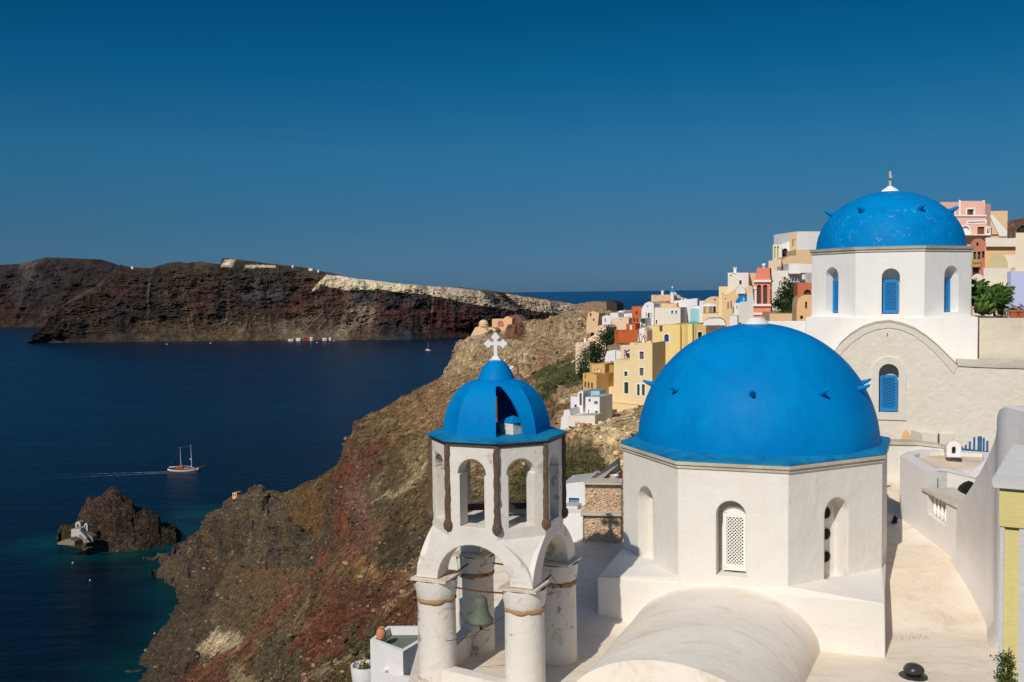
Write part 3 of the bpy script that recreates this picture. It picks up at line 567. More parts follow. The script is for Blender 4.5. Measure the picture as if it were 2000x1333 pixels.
# ---------------------------------------------------------------- terrace (roof of the lower church, rising at the back)
def terrace():
    X=np.linspace(-1.95,22,90); Y=np.concatenate([np.linspace(12.6,19.4,20),np.linspace(19.5,26,50)]); XX,YY=np.meshgrid(X,Y); lim=np.interp(XX,[2.6,5],[23.75,26]); YY=12.6+(YY-12.6)*(lim-12.6)/(26-12.6)
    t=np.clip((YY-19.6)/.9,0,1); Z=-7.05+.34*np.maximum(0,YY-20)*(1)+.03*t*(1-t)
    Z+=fbm(XX,YY,YY*0,1.6,4,3)*.035
    o=gridmesh('roof_terrace',XX,YY,Z,GROUND,smooth=True); tag(o,kind='structure')
    b=MB(); rp=[(-1.95,12.6,-7.1),(-1.95,19.9,-7.08),(-1.95,23.74,-5.80),(2.6,23.74,-5.80),(5,25.99,-5.05),(22,25.99,-5.05),(22,12.6,-7.1)]; b.prism([Vector((a,c,-16)) for a,c,d_ in rp][::-1],[Vector(p) for p in rp][::-1],cap=False)
    tag(b.build('terrace_retaining_wall',ROUGHW),kind='structure')
terrace()
# ---------------------------------------------------------------- the big blue-domed church
def big_church():
    C=Vector((5.5,22.4,0)); root=empty('domed_church',(5.5,22.4,-7),'octagonal white church with the largest bright blue dome and a white lattice window','church')
    P=[Vector(p+(0,)) for p in [(2.41,22.38),(3.28,19.96),(5.37,19.2),(7.70,20.41),(8.62,22.58),(7.72,24.85),(5.6,25.6),(3.3,24.4)]]
    W_=offset_poly(P,.07); zt=-3.60
    mb=MB()
    holesinfo={}
    for i in range(8):
        fr,L=sidef(W_,i); holes=[]
        if i in (0,1,2):
            spec={0:(1247,1277,951,1089),1:(1399,1457,979,1123),2:(1610,1656,973,1131)}[i]
            a=fr.pix(spec[0],spec[3]); b=fr.pix(spec[1],spec[3]); t=fr.pix((spec[0]+spec[1])/2,spec[2]); 
            v0=min(a[1],b[1]); h=arch(a[0],v0,b[0],t[1],14); holes=[h]; holesinfo[i]=(fr,a[0],v0,b[0],t[1],h)
        windowed(mb,fr,L,-7.3,zt,holes,.42 if i!=0 else .3,back=(i==0))
    mb.build('drum',WHITE,root)
    # niche / window fittings
    fr,u0,v0,u1,v1,h=holesinfo[1]
    k=MB(); poly2(k,fr,h,(),-.42); k.build('window_recess',WHITE,root)
    w=MB(); w0,w1=u0+.10,u1-.03; q=arch(w0,v0+.05,w1,v1-.16,12,.12); hole=rect(w0+.07,v0+.17,w1-.05,v1-.38)
    poly2(w,fr,q,[hole],-.24); reveal(w,fr,hole,-.24,-.28); reveal(w,fr,q,-.24,-.29)
    lattice(w,fr,hole[0][0],hole[0][1],hole[1][0],hole[2][1],-.255,.070,.019)
    win=w.build('lattice_window',LATW,root); k=MB(); poly2(k,fr,inset(hole,-.02),(),-.30); k.build('dark_gap',DARK,win)
    for vv in (v0+.12,v1-.28):
        hg=MB(); hg.tube([fr.w(w0-.04,vv,-.235),fr.w(w0+.08,vv-.01,-.23)],.006,6); hg.build('hinge',flat('brass_hinge',(150,120,60),.4,.6),win)
    fr,u0,v0,u1,v1,h=holesinfo[2]
    # right niche: back board with dark discs as painted shade of three round openings beside the left jamb
    k=MB(); poly2(k,fr,h,(),-.36)
    k.build('niche_back',WHITE,root)
    for j,cy in enumerate((.24,.60,.93)):
        r=.115; cz=v0+(v1-v0-.15)*(cy*.85+.06); c0=u0+.395
        a=MB(); ring=[(c0+r*math.cos(2*pi*i/20),cz+r*math.sin(2*pi*i/20)) for i in range(20)]; ring2=[(c0+(r+.02)*math.cos(2*pi*i/20),cz+(r+.02)*math.sin(2*pi*i/20)) for i in range(20)]
        poly2(a,fr,ring,(),-.350); ro=a.build('round_shade_disc',DARK,root)
        b=MB(); poly2(b,fr,ring2,[ring],-.345); b.build('opening_rim',RIM,ro)
    # cornice, blue slab
    c=MB()
    ring=offset_poly(P,.0); i2=offset_poly(P,-.0)
    def bandm(m,off,z0,z1): 
        p=offset_poly(P,off); m.prism([at(a,z0) for a in p],[at(a,z1) for a in p])
    bandm(c,.035,-3.60,-3.53); bandm(c,.0,-3.528,-3.462); c.build('cornice',RIM,root)
    s=MB(); q=offset_poly(P,.012); n=96
    qp=[at(a,-3.458) for a in q]; s.prism(qp,[at(a,-3.425) for a in q],cap=False)
    # sloping blue skirt from polygon edge up to the dome foot
    def polyr(a):
        d=Vector((math.cos(a),math.sin(a),0)); best=9
        for i in range(8):
            A=q[i]-C;B=q[(i+1)%8]-C; e=B-A; den=d.x*e.y-d.y*e.x
            if abs(den)<1e-9: continue
            t=(A.x*e.y-A.y*e.x)/den; u=(A.x*d.y-A.y*d.x)/den
            if t>0 and -1e-6<=u<=1+1e-6: best=min(best,t)
        return best
    b=len(s.v); angs=sorted([2*pi*i/n for i in range(n)]+[math.atan2((a-C).y,(a-C).x)%(2*pi) for a in q])
    for a in angs:
        R0=polyr(a); s.v.append((C.x+R0*math.cos(a),C.y+R0*math.sin(a),-3.425)); s.v.append((C.x+2.56*math.cos(a),C.y+2.56*math.sin(a),-3.33))
    m=len(angs)
    for i in range(m): j=(i+1)%m; s.f.append((b+2*i,b+2*j,b+2*j+1,b+2*i+1))
    s.build('blue_slab',BLUEE,root)
    d=MB(); N=48; prof=[(2.65*math.cos(a)*(1+.0*a),2.70*math.sin(a)-3.47) for a in [pi/2*i/N for i in range(N+1)]]; prof[-1]=(.001,prof[-1][1])
    d.lathe(C,prof,128); dome=d.build('dome',BLUE,root,True)
    for j,pa in enumerate((-93,-59,-15.5,20,53,86,125,160,198,232)):
        a=R(-90+pa); 
        el=math.asin(1.33/2.7); dirv=Vector((math.cos(a)*math.cos(el),math.sin(a)*math.cos(el),math.sin(el))); base=Vector((C.x,C.y,-3.47))+Vector((dirv.x*2.62,dirv.y*2.62,dirv.z*2.68))
        out=Vector((math.cos(a),math.sin(a),.34)).normalized()
        k=MB(); k.tube([base-out*.04,base+out*.06,base+out*.12,base+out*.19,base+out*.25+Vector((0,0,.012)),base+out*.28+Vector((0,0,.02))],[.085,.064,.05,.04,.028,.008],9)
        k.build('dome_peg',BLUE,root,True)
    l=MB(); l.lathe(C,[(.33,-.84),(.29,-.79),(.24,-.72),(.20,-.68),(.19,-.645),(0.001,-.64)],24); l.build('dome_cap',WHITE,root,True,40)
    # square base with triangular ledges
    z=-6.0; T=[Vector((1.74,20.62,z)),Vector((7.01,18.60,z)),Vector((9.6,25.5,z)),Vector((4.3,27.3,z))]
    mb=MB(); B=[Vector((1.76,20.72,-7.4)),Vector((7.06,18.66,-7.4)),Vector((9.65,25.5,-7.4)),Vector((4.3,27.3,-7.4))]
    mb.prism(B,T,cap=False)
    # top: rises gently to the drum
    D_=[at(p,-5.84) for p in W_]
    mb.poly([T[0],T[1],D_[2],D_[1]]); mb.poly([T[1],T[2],D_[4],D_[3],D_[2]]); mb.poly([T[0],D_[1],D_[0],D_[7],T[3]]); mb.poly([T[3],D_[7],D_[6],D_[5],T[2]]); mb.poly([T[2],D_[5],D_[4]])
    mb.build('base',WHITE,root)
    # barrel vault running towards the viewer
    far=Vector((4.16,19.62,0)); ax=Vector((-.40,-.917,0)); per=Vector((.917,-.40,0)); L=4.15
    vb=MB(); n=28; m=30; rows=[]
    for j in range(m+1):
        t=-.5+(L+.5)*j/m; c=far+ax*t; row=[]
        for i in range(n+1):
            a=pi*i/n; row.append(c+per*(-(1.86-.13*j/m)*math.cos(a))+Vector((0,0,-7.12+1.17*math.sin(a)**.92+.015*math.sin(t*3+a*4))))
        rows.append(row)
    b=len(vb.v)
    for r_ in rows: vb.v+= [tuple(p) for p in r_]
    for j in range(m):
        for i in range(n): vb.f.append((b+j*(n+1)+i,b+j*(n+1)+i+1,b+(j+1)*(n+1)+i+1,b+(j+1)*(n+1)+i))
    vb.build('barrel_vault',VAULT,root,True)
    g=MB(); bot=[];top=[]
    c=far+ax*L
    for k0,k1 in ((0,.22),):
        out=[];inn=[]
        for i in range(n+1):
            a=pi*i/n; out.append(c+per*(-1.77*math.cos(a))+Vector((0,0,-7.12+1.22*math.sin(a)**.92)))
        back=[p-ax*.0 for p in out]; front=[p+ax*.30 for p in out]
        g.prism(back,front)
    g.build('vault_gable',VAULT,root)
    # roof cracks / stains are in the plaster
big_church()
# ---------------------------------------------------------------- bell tower
RUST2=plaster('stained_impost',(226,212,192),(120,88,58),.95,1.0,7)
def bell_tower():
    C=Vector((-.30,18.3,0)); th0=-22.5; ROT=0
    root=empty('bell_tower',(-.3,18.3,-7.05),'open white bell tower with arched belfry, ribbed blue cupola and white cross','bell tower')
    def vert(R0,k): a=R(-90+45*k); return Vector((C.x+R0*math.sin(R(45*k)),C.y-R0*math.cos(R(45*k)),0))
    # k index: vertex at world angle 45k from the direction to the viewer
    Ro=1.215; apo=Ro*math.cos(pi/8); Ri=Ro-.34; ztop=-2.66; zb=-4.32; zs=-5.10; wall=MB()
    s_half=1.17   # half side of the lower square
    for k in range(8):
        a0=vert(Ro,k); a1=vert(Ro,k+1); d=a1-a0; L=d.length; fr=Frame(a0,math.degrees(math.atan2(d.y,d.x)))
        b0=vert(Ri,k); b1=vert(Ri,k+1); Li=(b1-b0).length; off=(L-Li)/2
        hw=.235; h=arch(L/2-hw,-4.12,L/2+hw,-2.93,12)
        h2=[(L/2-hw,-4.12),(L/2+hw,-4.12),(L/2+hw,-3.20),(L/2+hw+.035,-3.18)]+[(L/2+(hw+.035)*math.cos(pi*i/12),-3.18+(hw+.03)*math.sin(pi*i/12)) for i in range(13)]+[(L/2-hw,-3.20)]
        poly2(wall,fr,rect(0,zb,L,ztop),[h2]); 
        fi=Frame(b0,fr.th); hi=[(p[0]-off,p[1]) for p in h2]; poly2(wall,fi,rect(0,zb,Li,ztop),[hi],0,True)
        m=len(h2); A=[fr.w(p[0],p[1]) for p in h2]; B=[fr.w(p[0],p[1],-(Ro-Ri)*math.cos(pi/8)) for p in h2]
        wall.add(A+B,[(i,(i+1)%m,(i+1)%m+m,i+m) for i in range(m)])
    wall.build('belfry_wall',TOWERW,root)
    # lower body: chamfered square growing from octagon, four arches
    body=MB(); 
    main=[k for k in (7,1,3,5)]   # faces whose normals are -22.5, 67.5, ...
    N=14
    def half(z):  # half width of the main face at height z
        t=(zb-z)/(zb-zs); t=max(0,min(1,t)); h0=Ro*math.sin(pi/8); return h0+(1.12-h0)*math.sin(t*pi/2)**.85
    corners={}
    for k in main:
        th=45*k+22.5; fr=Frame(C+nvec(th)*apo,th)
        zs_list=[zb+(zs-zb)*i/N for i in range(N+1)]
        right=[(half(z),z) for z in zs_list]; left=[(-half(z),z) for z in zs_list][::-1]
        r=.70; arc=[(r*math.cos(pi*i/16),zs+r*.95*math.sin(pi*i/16)) for i in range(17)]   # from right to left
        outl=right+arc+left      # top right -> down -> arch -> up left
        poly2(body,fr,outl); poly2(body,fr,outl,(),-.42,True)
        A=[fr.w(p[0],p[1]) for p in arc]; B=[fr.w(p[0],p[1],-.42) for p in arc]
        body.add(A+B,[(i,i+1,i+18,i+17) for i in range(16)])
        corners[k]=(fr,zs_list)
    for k in main:   # recessed diagonal faces between arches
        fr,zl=corners[k]; k2=(k+2)%8; fr2,_=corners[k2]
        rows=[]
        for z in zl:
            h=half(z); t=(zb-z)/(zb-zs); dep=.10*min(1,t*3)
            a=fr.w(h,z,0); b=fr2.w(-h,z,0); a2=fr.w(h-.0,z,-dep); b2=fr2.w(-h,z,-dep); rows.append((a,a2,b2,b))
        for (a,a2,b2,b),(c,c2,d2,d) in zip(rows[:-1],rows[1:]):
            body.add([a,a2,c2,c],[(0,3,2,1)]); body.add([a2,b2,d2,c2],[(0,3,2,1)]); body.add([b2,b,d,d2],[(0,3,2,1)])
    # belfry floor
    fl=[at(vert(Ro-.02,k),-4.19) for k in range(8)]; fb=[at(vert(Ro-.02,k),-4.30) for k in range(8)]
    body.prism(fb,fl)
    body.build('arcade',TOWERW,root)
    # pilasters of bare stone on the eight corners
    for k in range(8):
        v=vert(Ro+.012,k); m=MB(); n=7; pts=[];
        r_=random.Random(k)
        zz=[-2.66-1.40*i/16 for i in range(17)]
        m.tube([at(v,z)+Vector((r_.uniform(-.006,.006),r_.uniform(-.006,.006),0)) for z in zz],[.052+r_.uniform(-.008,.006) for _ in zz],7); m.jitter(.016,.07,k)
        p=m.build('corner_pilaster',STONEP,root)
        q=MB(); q.lathe(at(v,0),[(.02,-4.22),(.07,-4.18),(.088,-4.11),(.08,-4.06),(.055,-4.02),(.02,-4.0)],9); q.build('pilaster_foot',STONEP,p)
    # cornice and blue slab
    R1=1.30
    m=MB(); m.prism([at(vert(1.235,k),-2.70) for k in range(8)],[at(vert(1.265,k),-2.625) for k in range(8)]); m.build('cornice',STONEP,root)
    m=MB(); lo=[at(vert(R1,k),-2.622) for k in range(8)]; mi=[at(vert(R1,k),-2.588) for k in range(8)]; hi=[at(vert(.98,k),-2.54) for k in range(8)]
    m.prism(lo,mi,cap=False); m.add(mi+hi,[(i,(i+1)%8,(i+1)%8+8,i+8) for i in range(8)]); m.poly(hi); m.build('blue_slab',BLUEE,root)
    # cupola: octagonal shell, two opposite facets cut open
    prof=[(1.0,-2.56),(.985,-2.40),(.945,-2.22),(.88,-2.05),(.79,-1.89),(.68,-1.76),(.55,-1.665),(.40,-1.61),(.25,-1.585)]
    zz_=np.linspace(0,8,33); prof=[(float(np.interp(t,range(9),[p[0] for p in prof])),float(np.interp(t,range(9),[p[1] for p in prof]))) for t in zz_]
    for _ in range(6): prof=[prof[0]]+[((a[0]+2*b[0]+c[0])/4,(a[1]+2*b[1]+c[1])/4) for a,b,c in zip(prof[:-2],prof[1:-1],prof[2:])]+[prof[-1]]
    def P_(r,z,k): return at(vert(r,k),z)
    cup=MB(); tk=.07
    def facet(k,cut=False):
        for (r0,z0),(r1,z1) in zip(prof[:-1],prof[1:]):
            if not cut:
                for rr in (0,tk):
                    q=[P_(r0-rr,z0,k),P_(r0-rr,z0,k+1),P_(r1-rr,z1,k+1),P_(r1-rr,z1,k)]
                    cup.poly(q if rr==0 else q[::-1])
            else:
                # keep a strip along the far edge of the facet, opening the rest like a gothic slot
                def keep(z): t=(z+2.56)/.93; return max(.0,1-(.70*(max(0,1-t**2.2))**.62))
                f0,f1=keep(z0),keep(z1)
                def L_(r,z,f,rr): a=P_(r-rr,z,k); b=P_(r-rr,z,k+1); return b+(a-b)*f
                if z0>-1.70: f0=f1=1
                for rr in (0,tk):
                    q=[L_(r0,z0,f0,rr),P_(r0-rr,z0,k+1),P_(r1-rr,z1,k+1),L_(r1,z1,f1,rr)]
                    # keep(): fraction of width kept, measured from vertex k+1
                    cup.poly(q if rr==0 else q[::-1])
                cup.poly([L_(r0,z0,f0,0),L_(r1,z1,f1,0),L_(r1,z1,f1,tk),L_(r0,z0,f0,tk)])
                if f0<1: cup.poly([P_(r0,z0,k),P_(r0-tk,z0,k),P_(r1-tk,z1,k),P_(r1,z1,k)])
    for k in range(8): facet(k,k in (0,4))
    cup.build('cupola',BLUE,root,True,28,merge=True)
    m=MB(); m.lathe(C,[(.001,-1.93),(.10,-1.86),(.20,-1.74),(.30,-1.64),(.345,-1.60),(.33,-1.56),(.29,-1.48),(.235,-1.38),(.17,-1.30),(.11,-1.255),(.001,-1.25)],8,rot=R(0)); m.build('cupola_crown',BLUE,root,True,50)
    m=MB(); cc=C+Vector((.30,-.50,0)); th=-22.5
    m.box(at(cc,-2.44),(.36,.36,.22),45); m.build('inner_block',TOWERW,root)
    m=MB(); q=[at(cc+uvec(45)*a*.2+nvec(45)*b*.2,-2.329) for a,b in ((-1,-1),(1,-1),(1,1),(-1,1))]; ap=at(cc,-2.22)
    m.add(q+[ap],[(0,1,4),(1,2,4),(2,3,4),(3,0,4),(3,2,1,0)]); m.build('inner_block_roof',BLUE,root)
    # cross
    cr=MB(); fr=Frame(C,-10); H=.018
    def flat2(pts,d=.03): cr.prism([fr.w(u,v,d) for u,v in pts],[fr.w(u,v,-d) for u,v in pts])
    z0=-1.27
    cr.box(at(C,z0+.015),(.19,.15,.05),-10); cr.box(at(C,z0+.06),(.13,.10,.05),-10)
    flat2(rect(-.034,z0+.08,.034,z0+.44)); flat2(rect(-.135,z0+.285,-.0345,z0+.352)); flat2(rect(.0345,z0+.285,.135,z0+.352))
    for (cx,cy,ax_) in ((-.135,z0+.318,(-1,0)),(.135,z0+.318,(1,0)),(0,z0+.44,(0,1))):
        for ox,oy,r in ((ax_[0]*.045,ax_[1]*.045,.037),(ax_[1]*.038+ax_[0]*.0,ax_[0]*.038,.036),(-ax_[1]*.038,-ax_[0]*.038,.036),(0,0,.03)):
            c=[(cx+ox+r*math.cos(2*pi*i/12),cy+oy+r*math.sin(2*pi*i/12)) for i in range(12)]; flat2(c,.0295+ox*.003+r*.01)
    cr.build('cross',flat('cross_white',(236,232,226),.7,0,.06),root)
    # columns and capitals
    sq=.86
    ucap={}
    for (a,b) in ((-1,1),(1,1),(1,-1),(-1,-1)):    # a along U, b along N (towards viewer)
        c=C+uvec(-22.5)*a*sq+nvec(-22.5)*b*sq
        m=MB(); m.lathe(c,[(.365,-7.35),(.355,-6.6),(.345,-5.52)],36); col_=m.build('column',TOWERW,root,True)
        m=MB(); n=36; b_=len(m.v)
        m.lathe(c,[(.340,-5.575),(.346,-5.56),(.362,-5.552),(.371,-5.525),(.367,-5.495),(.356,-5.48),(.34,-5.475)],36); m.jitter(.03,.12,int(a*3+b+9)); m.build('rusty_band',RUST,col_,True)
        m=MB(); m.lathe(c,[(.345,-5.49),(.365,-5.42),(.385,-5.30),(.39,-5.16)],30); m.build('capital',TOWERW,col_,True,40)
        m=MB(); m.box(at(c,-5.13),(.70,.70,.045),-22.5); m.jitter(.02,.3,int(a*3+b+5)); m.build('impost_plate',RUST2,col_)
    # tie rods
    def cpt(a,b): return C+uvec(-22.5)*a*sq+nvec(-22.5)*b*sq
    prs=[((-1,1),(1,1)),((1,1),(1,-1)),((1,-1),(-1,-1)),((-1,-1),(-1,1))]
    for p,q in prs:
        m=MB(); A=at(cpt(*p),-5.30 if p!=(-1,-1) else -5.24); B=at(cpt(*q),-5.30); m.tube([A,A+(B-A)*.5+Vector((0,0,-.03)),B],.016,8); m.build('tie_rod',IRON,root)
    # low walls between the front columns and behind
    m=MB(); A=cpt(-1,1); B=cpt(1,1); n_=nvec(-22.5)
    A2=A+n_*.12; B2=B+n_*.12
    m.prism([at(A2+n_*.16,-9),at(B2+n_*.16,-9),at(B2-n_*.10,-9),at(A2-n_*.10,-9)],[at(A2+n_*.16,-6.72),at(B2+n_*.16,-6.86),at(B2-n_*.10,-6.86),at(A2-n_*.10,-6.72)]); m.build('low_wall',TOWERW,root)
    m=MB(); A=cpt(-1,1)-uvec(-22.5)*.05; B=cpt(-1,-1)-uvec(-22.5)*.05; u_=uvec(-22.5)
    m.prism([at(A-u_*.14,-9),at(B-u_*.14,-9),at(B+u_*.1,-9),at(A+u_*.1,-9)][::-1],[at(A-u_*.14,-6.75),at(B-u_*.14,-6.55),at(B+u_*.1,-6.55),at(A+u_*.1,-6.75)][::-1]); m.build('side_wall',TOWERW,root)
    # dark beam inside the belfry
    m=MB(); m.box(at(C,-3.98),(1.7,.10,.10),5); m.build('beam',flat('dark_wood',(60,38,25),.8),root)
    # ---- bell hanging from the front tie rod
    bc=C+nvec(-22.5)*sq+uvec(-22.5)*.02; zt=-5.33
    bell=empty('bell',at(bc,-6.0),'green weathered bronze bell hanging in the front arch of the bell tower','bell')
    m=MB(); m.lathe(bc,[(.001,zt-.11),(.10,zt-.115),(.118,zt-.145),(.122,zt-.22),(.13,zt-.30),(.15,zt-.38),(.185,zt-.45),(.222,zt-.505),(.228,zt-.53),(.215,zt-.56),(.20,zt-.545),(.12,zt-.35),(.10,zt-.2),(.001,zt-.17)],36); bb=m.build('bell_body',BRONZE,bell,True)
    m=MB(); m.lathe(bc,[(.1235,zt-.225),(.128,zt-.23),(.1245,zt-.236)],30); m.lathe(bc,[(.164,zt-.40),(.170,zt-.405),(.168,zt-.412)],30); m.build('moulding',BRONZE,bb,True)
    m=MB()
    for o in (-.035,.035):
        m.tube([at(bc+uvec(-22.5)*(o+.03*math.cos(a)),zt-.075+.045*math.sin(a)) for a in [2*pi*i/12 for i in range(13)]],.010,6,False)
    m.tube([at(bc,zt-.10),at(bc,zt-.04),at(bc+uvec(-22.5)*.008,zt+.03)],.013,6); m.build('hanging_rings',flat('grey_iron',(120,118,112),.6,.3),bell)
    m=MB(); m.tube([at(bc,zt-.2),at(bc,zt-.60),at(bc,zt-.64),at(bc,zt-.68),at(bc,zt-.71)],[.012,.012,.026,.026,.008],8); m.build('clapper',IRON,bell)
    m=MB(); e=at(bc,zt-.69); pt=[e+Vector((-.62,0,-.20)),e+Vector((-.36,0,-.17)),e+Vector((-.12,0,-.10)),e,e+Vector((.25,.0,.12)),e+Vector((.60,.0,.40))]; m.tube(pt,.007,5)
    m.tube([e,e+Vector((-.08,0,-.07)),e+Vector((-.12,.02,-.16)),e+Vector((-.18,.02,-.17))],.007,5); m.tube([e+Vector((0,0,.02)),e+Vector((.10,0,-.02)),e+Vector((.16,0,.0))],.006,5)
    tag(m.build('bell_rope',flat('dark_rope',(60,48,36),.9)),'thin dark ropes tied to the clapper below the green bell','rope')
bell_tower()
# ---------------------------------------------------------------- upper church on the right
def upper_church():
    C=Vector((15.49,40.85,0)); th=-20.56; Rr=3.3; zt=1.36
    root=empty('domed_church',(15.49,40.85,-6),'white church on the upper right with blue lattice windows below its flecked blue dome','church')
    def V(R0,k): a=R(th-67.5+45*k); return Vector((C.x+R0*math.sin(a),C.y-R0*math.cos(a),0))
    P=[V(Rr-.08,k) for k in range(8)]
    mb=MB(); zb=-5
    shut=[]
    for i in range(8):
        fr,L=sidef(P,i); holes=[]
        sp={0:(1612,1637,523,612),1:(1722,1757,525,614),2:(1844,1871,520,610)}.get(i)
        if sp:
            a=fr.pix(sp[0],sp[3]); b=fr.pix(sp[1],sp[3]); t=fr.pix((sp[0]+sp[1])/2,sp[2]); v0=min(a[1],b[1]); h=arch(a[0],v0,b[0],t[1],14)
            holes=[h]; shut.append((fr,a[0],v0,b[0],t[1],h))
        windowed(mb,fr,L,zb,zt,holes,.50,back=True)
    mb.build('drum',WHITE2,root)
    def shutter(fr,u0,v0,u1,v1,h,n,rt):
        m=MB(); w=u1-u0; a0,a1=u0+.04,u1-.04; hh=v0+(v1-v0)*.735
        top=[(a0,v0+.04),(a1,v0+.04),(a1,hh)]+[( (a0+a1)/2+(a1-a0)/2*math.cos(pi*i/8),hh+.05*math.sin(pi*i/8)) for i in range(1,8)]+[(a0,hh)]
        hole=rect(a0+.09,v0+.14,a1-.09,hh-.08); poly2(m,fr,top,[hole],n); reveal(m,fr,hole,n,n-.05); reveal(m,fr,top,n,n-.06)
        lattice(m,fr,hole[0][0],hole[0][1],hole[1][0],hole[2][1],n-.02,.115,.034,.02)
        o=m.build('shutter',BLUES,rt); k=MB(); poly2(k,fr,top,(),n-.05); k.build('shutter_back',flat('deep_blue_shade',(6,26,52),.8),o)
    for s in shut: shutter(*s,-.34,root)
    m=MB(); 
    def band(m,R0,z0,z1,R1=None): m.prism([at(V(R0,k),z0) for k in range(8)],[at(V(R1 or R0,k),z1) for k in range(8)])
    band(m,Rr-.04,zt,zt+.09); band(m,Rr,zt+.092,zt+.20,Rr+.03); m.build('cornice',RIM,root)
    d=MB(); N=40; b0=zt+.17; prof=[(2.88*math.cos(a),2.38*math.sin(a)+b0) for a in [pi/2*i/N for i in range(N+1)]]; prof[-1]=(.001,prof[-1][1]); d.lathe(C,prof,112); d.build('dome',BLUE2,root,True)
    for pa in (-77,-27,28,82,130,180,232):
        a=R(th-90+pa); el=math.asin(.62); base=Vector((C.x+2.86*math.cos(a)*math.cos(el),C.y+2.86*math.sin(a)*math.cos(el),b0+2.36*.62)); out=Vector((math.cos(a),math.sin(a),.5)).normalized()
        k=MB(); k.tube([base-out*.05,base+out*.08,base+out*.25,base+out*.36],[.12,.10,.075,.05],8); k.build('dome_peg',BLUE,root,True)
    zt2=b0+2.38
    l=MB(); l.lathe(C,[(.36,zt2-.04),(.32,zt2+.04),(.22,zt2+.12),(.13,zt2+.16),(.12,zt2+.20),(.001,zt2+.20)],24); cap=l.build('dome_cap',WHITE2,root,True,40)
    k=MB(); k.box(at(C,zt2+.36),(.08,.08,.34),th); k.box(at(C,zt2+.57),(.11,.30,.10),th+8); k.box(at(C,zt2+.71),(.08,.08,.20),th); k.build('cross',RIM,root)
    # block below
    fr=Frame(C+nvec(th)*3.02,th)
    ul=fr.pix(1574,640)[0]; ur=fr.pix(1910,640)[0]; zl=-1.15
    m=MB(); prf=[(ul,-6),(ur,-6),(ur,zl),(ul,zl)]; m.prism([fr.w(u,v) for u,v in prf],[fr.w(u,v,-6.4) for u,v in prf][:]); m.build('base',WHITE2,root)
    # front vault end wall with arched gable, trims, window
    f2=Frame(C+nvec(th)*4.3,th)
    q=lambda x,y:f2.pix(x,y)
    arcp=[q(1612,720),q(1625,694),q(1640,673),(q(1660,655)),q(1685,640),q(1710,632),q(1737,629),q(1762,634),q(1788,644),q(1812,660),q(1835,679),q(1855,699),q(1871,715)]
    gable=[q(1612,1010)]+arcp+[q(1900,717),q(1960,719),q(2070,722),q(2070,1010)]
    a=q(1716,806); b=q(1755,806); t=q(1735,711); h=arch(a[0],a[1],b[0],t[1],14)
    m=MB(); poly2(m,f2,gable[::-1],[h]); reveal(m,f2,h,0,-.45); poly2(m,f2,h,(),-.45)
    top=[f2.w(u,v) for u,v in gable]; bk=[f2.w(u,v,-1.4) for u,v in gable]
    wall=m.build('front_wall',ROUGHW,root)
    m=MB(); g=gable[1:-1]; n=len(g)
    for i in range(n-1):
        A=f2.w(*g[i],.05);B=f2.w(*g[i+1],.05);c_=f2.w(g[i+1][0],g[i+1][1]+.05,-1.4);d_=f2.w(g[i][0],g[i][1]+.05,-1.4)
        if i>=len(arcp)-1: c_=f2.w(g[i+1][0],g[i+1][1]+.22,-1.45); d_=f2.w(g[i][0],g[i][1]+.22,-1.45)
        m.add([A,B,c_,d_],[(0,1,2,3)])
    m.build('front_vault_roof',RIM,root)
    # smooth archivolt and window surround, a hair proud
    m=MB(); cx=q(1737,760)
    inn=[(p[0]+(cx[0]-p[0])*.06,p[1]-.20-.10*abs(i-6)/6) for i,p in enumerate(arcp[1:])]
    A=[f2.w(*p,.03) for p in arcp[1:]]; B=[f2.w(*p,.03) for p in inn]; n=len(A); m.add(A+B,[(i,i+n,i+1+n,i+1) for i in range(n-1)])
    B2=[f2.w(*p,0) for p in inn]; m.add(B+B2,[(i,i+n,i+1+n,i+1) for i in range(n-1)])
    m.build('archivolt',plaster('archivolt_plaster',(230,219,202),(220,196,164),.4,.6),root)
    so=arch(a[0]-.26,a[1]-.26,b[0]+.26,t[1]+.26,14); m=MB(); poly2(m,f2,so,[h],.05); reveal(m,f2,so,.05,0); reveal(m,f2,h,.05,0); m.build('window_surround',plaster('surround_plaster',(230,221,206),(222,200,170),.35,.5),root)
    shutter(f2,a[0],a[1],b[0],t[1],h,-.22,root)
    m=MB(); c=q(1733,655); 
    for dz in (0,.07): m.lathe(f2.w(c[0],c[1]+dz,.03),[(.001,-.03),(.03,0),(.001,.03)],8)
    m.build('wall_ornament',RIM,root)
    # right-hand stained wall beside the block
    f3=Frame(C+nvec(th)*2.6,th); l=f3.pix(1913,640)[0]; t=f3.pix(1913,622)[1]; r=l+9; m=MB(); pr=[(l,-5),(r,-5),(r,t),(l,t)]
    m.prism([f3.w(u,v) for u,v in pr],[f3.w(u,v,-.5) for u,v in pr]); m.build('stained_side_wall',plaster('stained_side_plaster',(225,213,190),(176,160,128),.85,.6,1.2),root)
    f4=Frame(C+nvec(th)*2.4,th); u=f4.pix(1574,640)[0]; t=f4.pix(1540,628)[1]; m=MB(); pr=[(u-1.75,-5),(u-.003,-5),(u-.003,t),(u-1.75,t)]
    m.prism([f4.w(a_,v) for a_,v in pr],[f4.w(a_,v,-.5) for a_,v in pr]); m.build('left_side_wall',WHITE2,root)
    # flower pots on the wall
    pot=plaster('terracotta',(190,105,65),(150,80,50),.4)
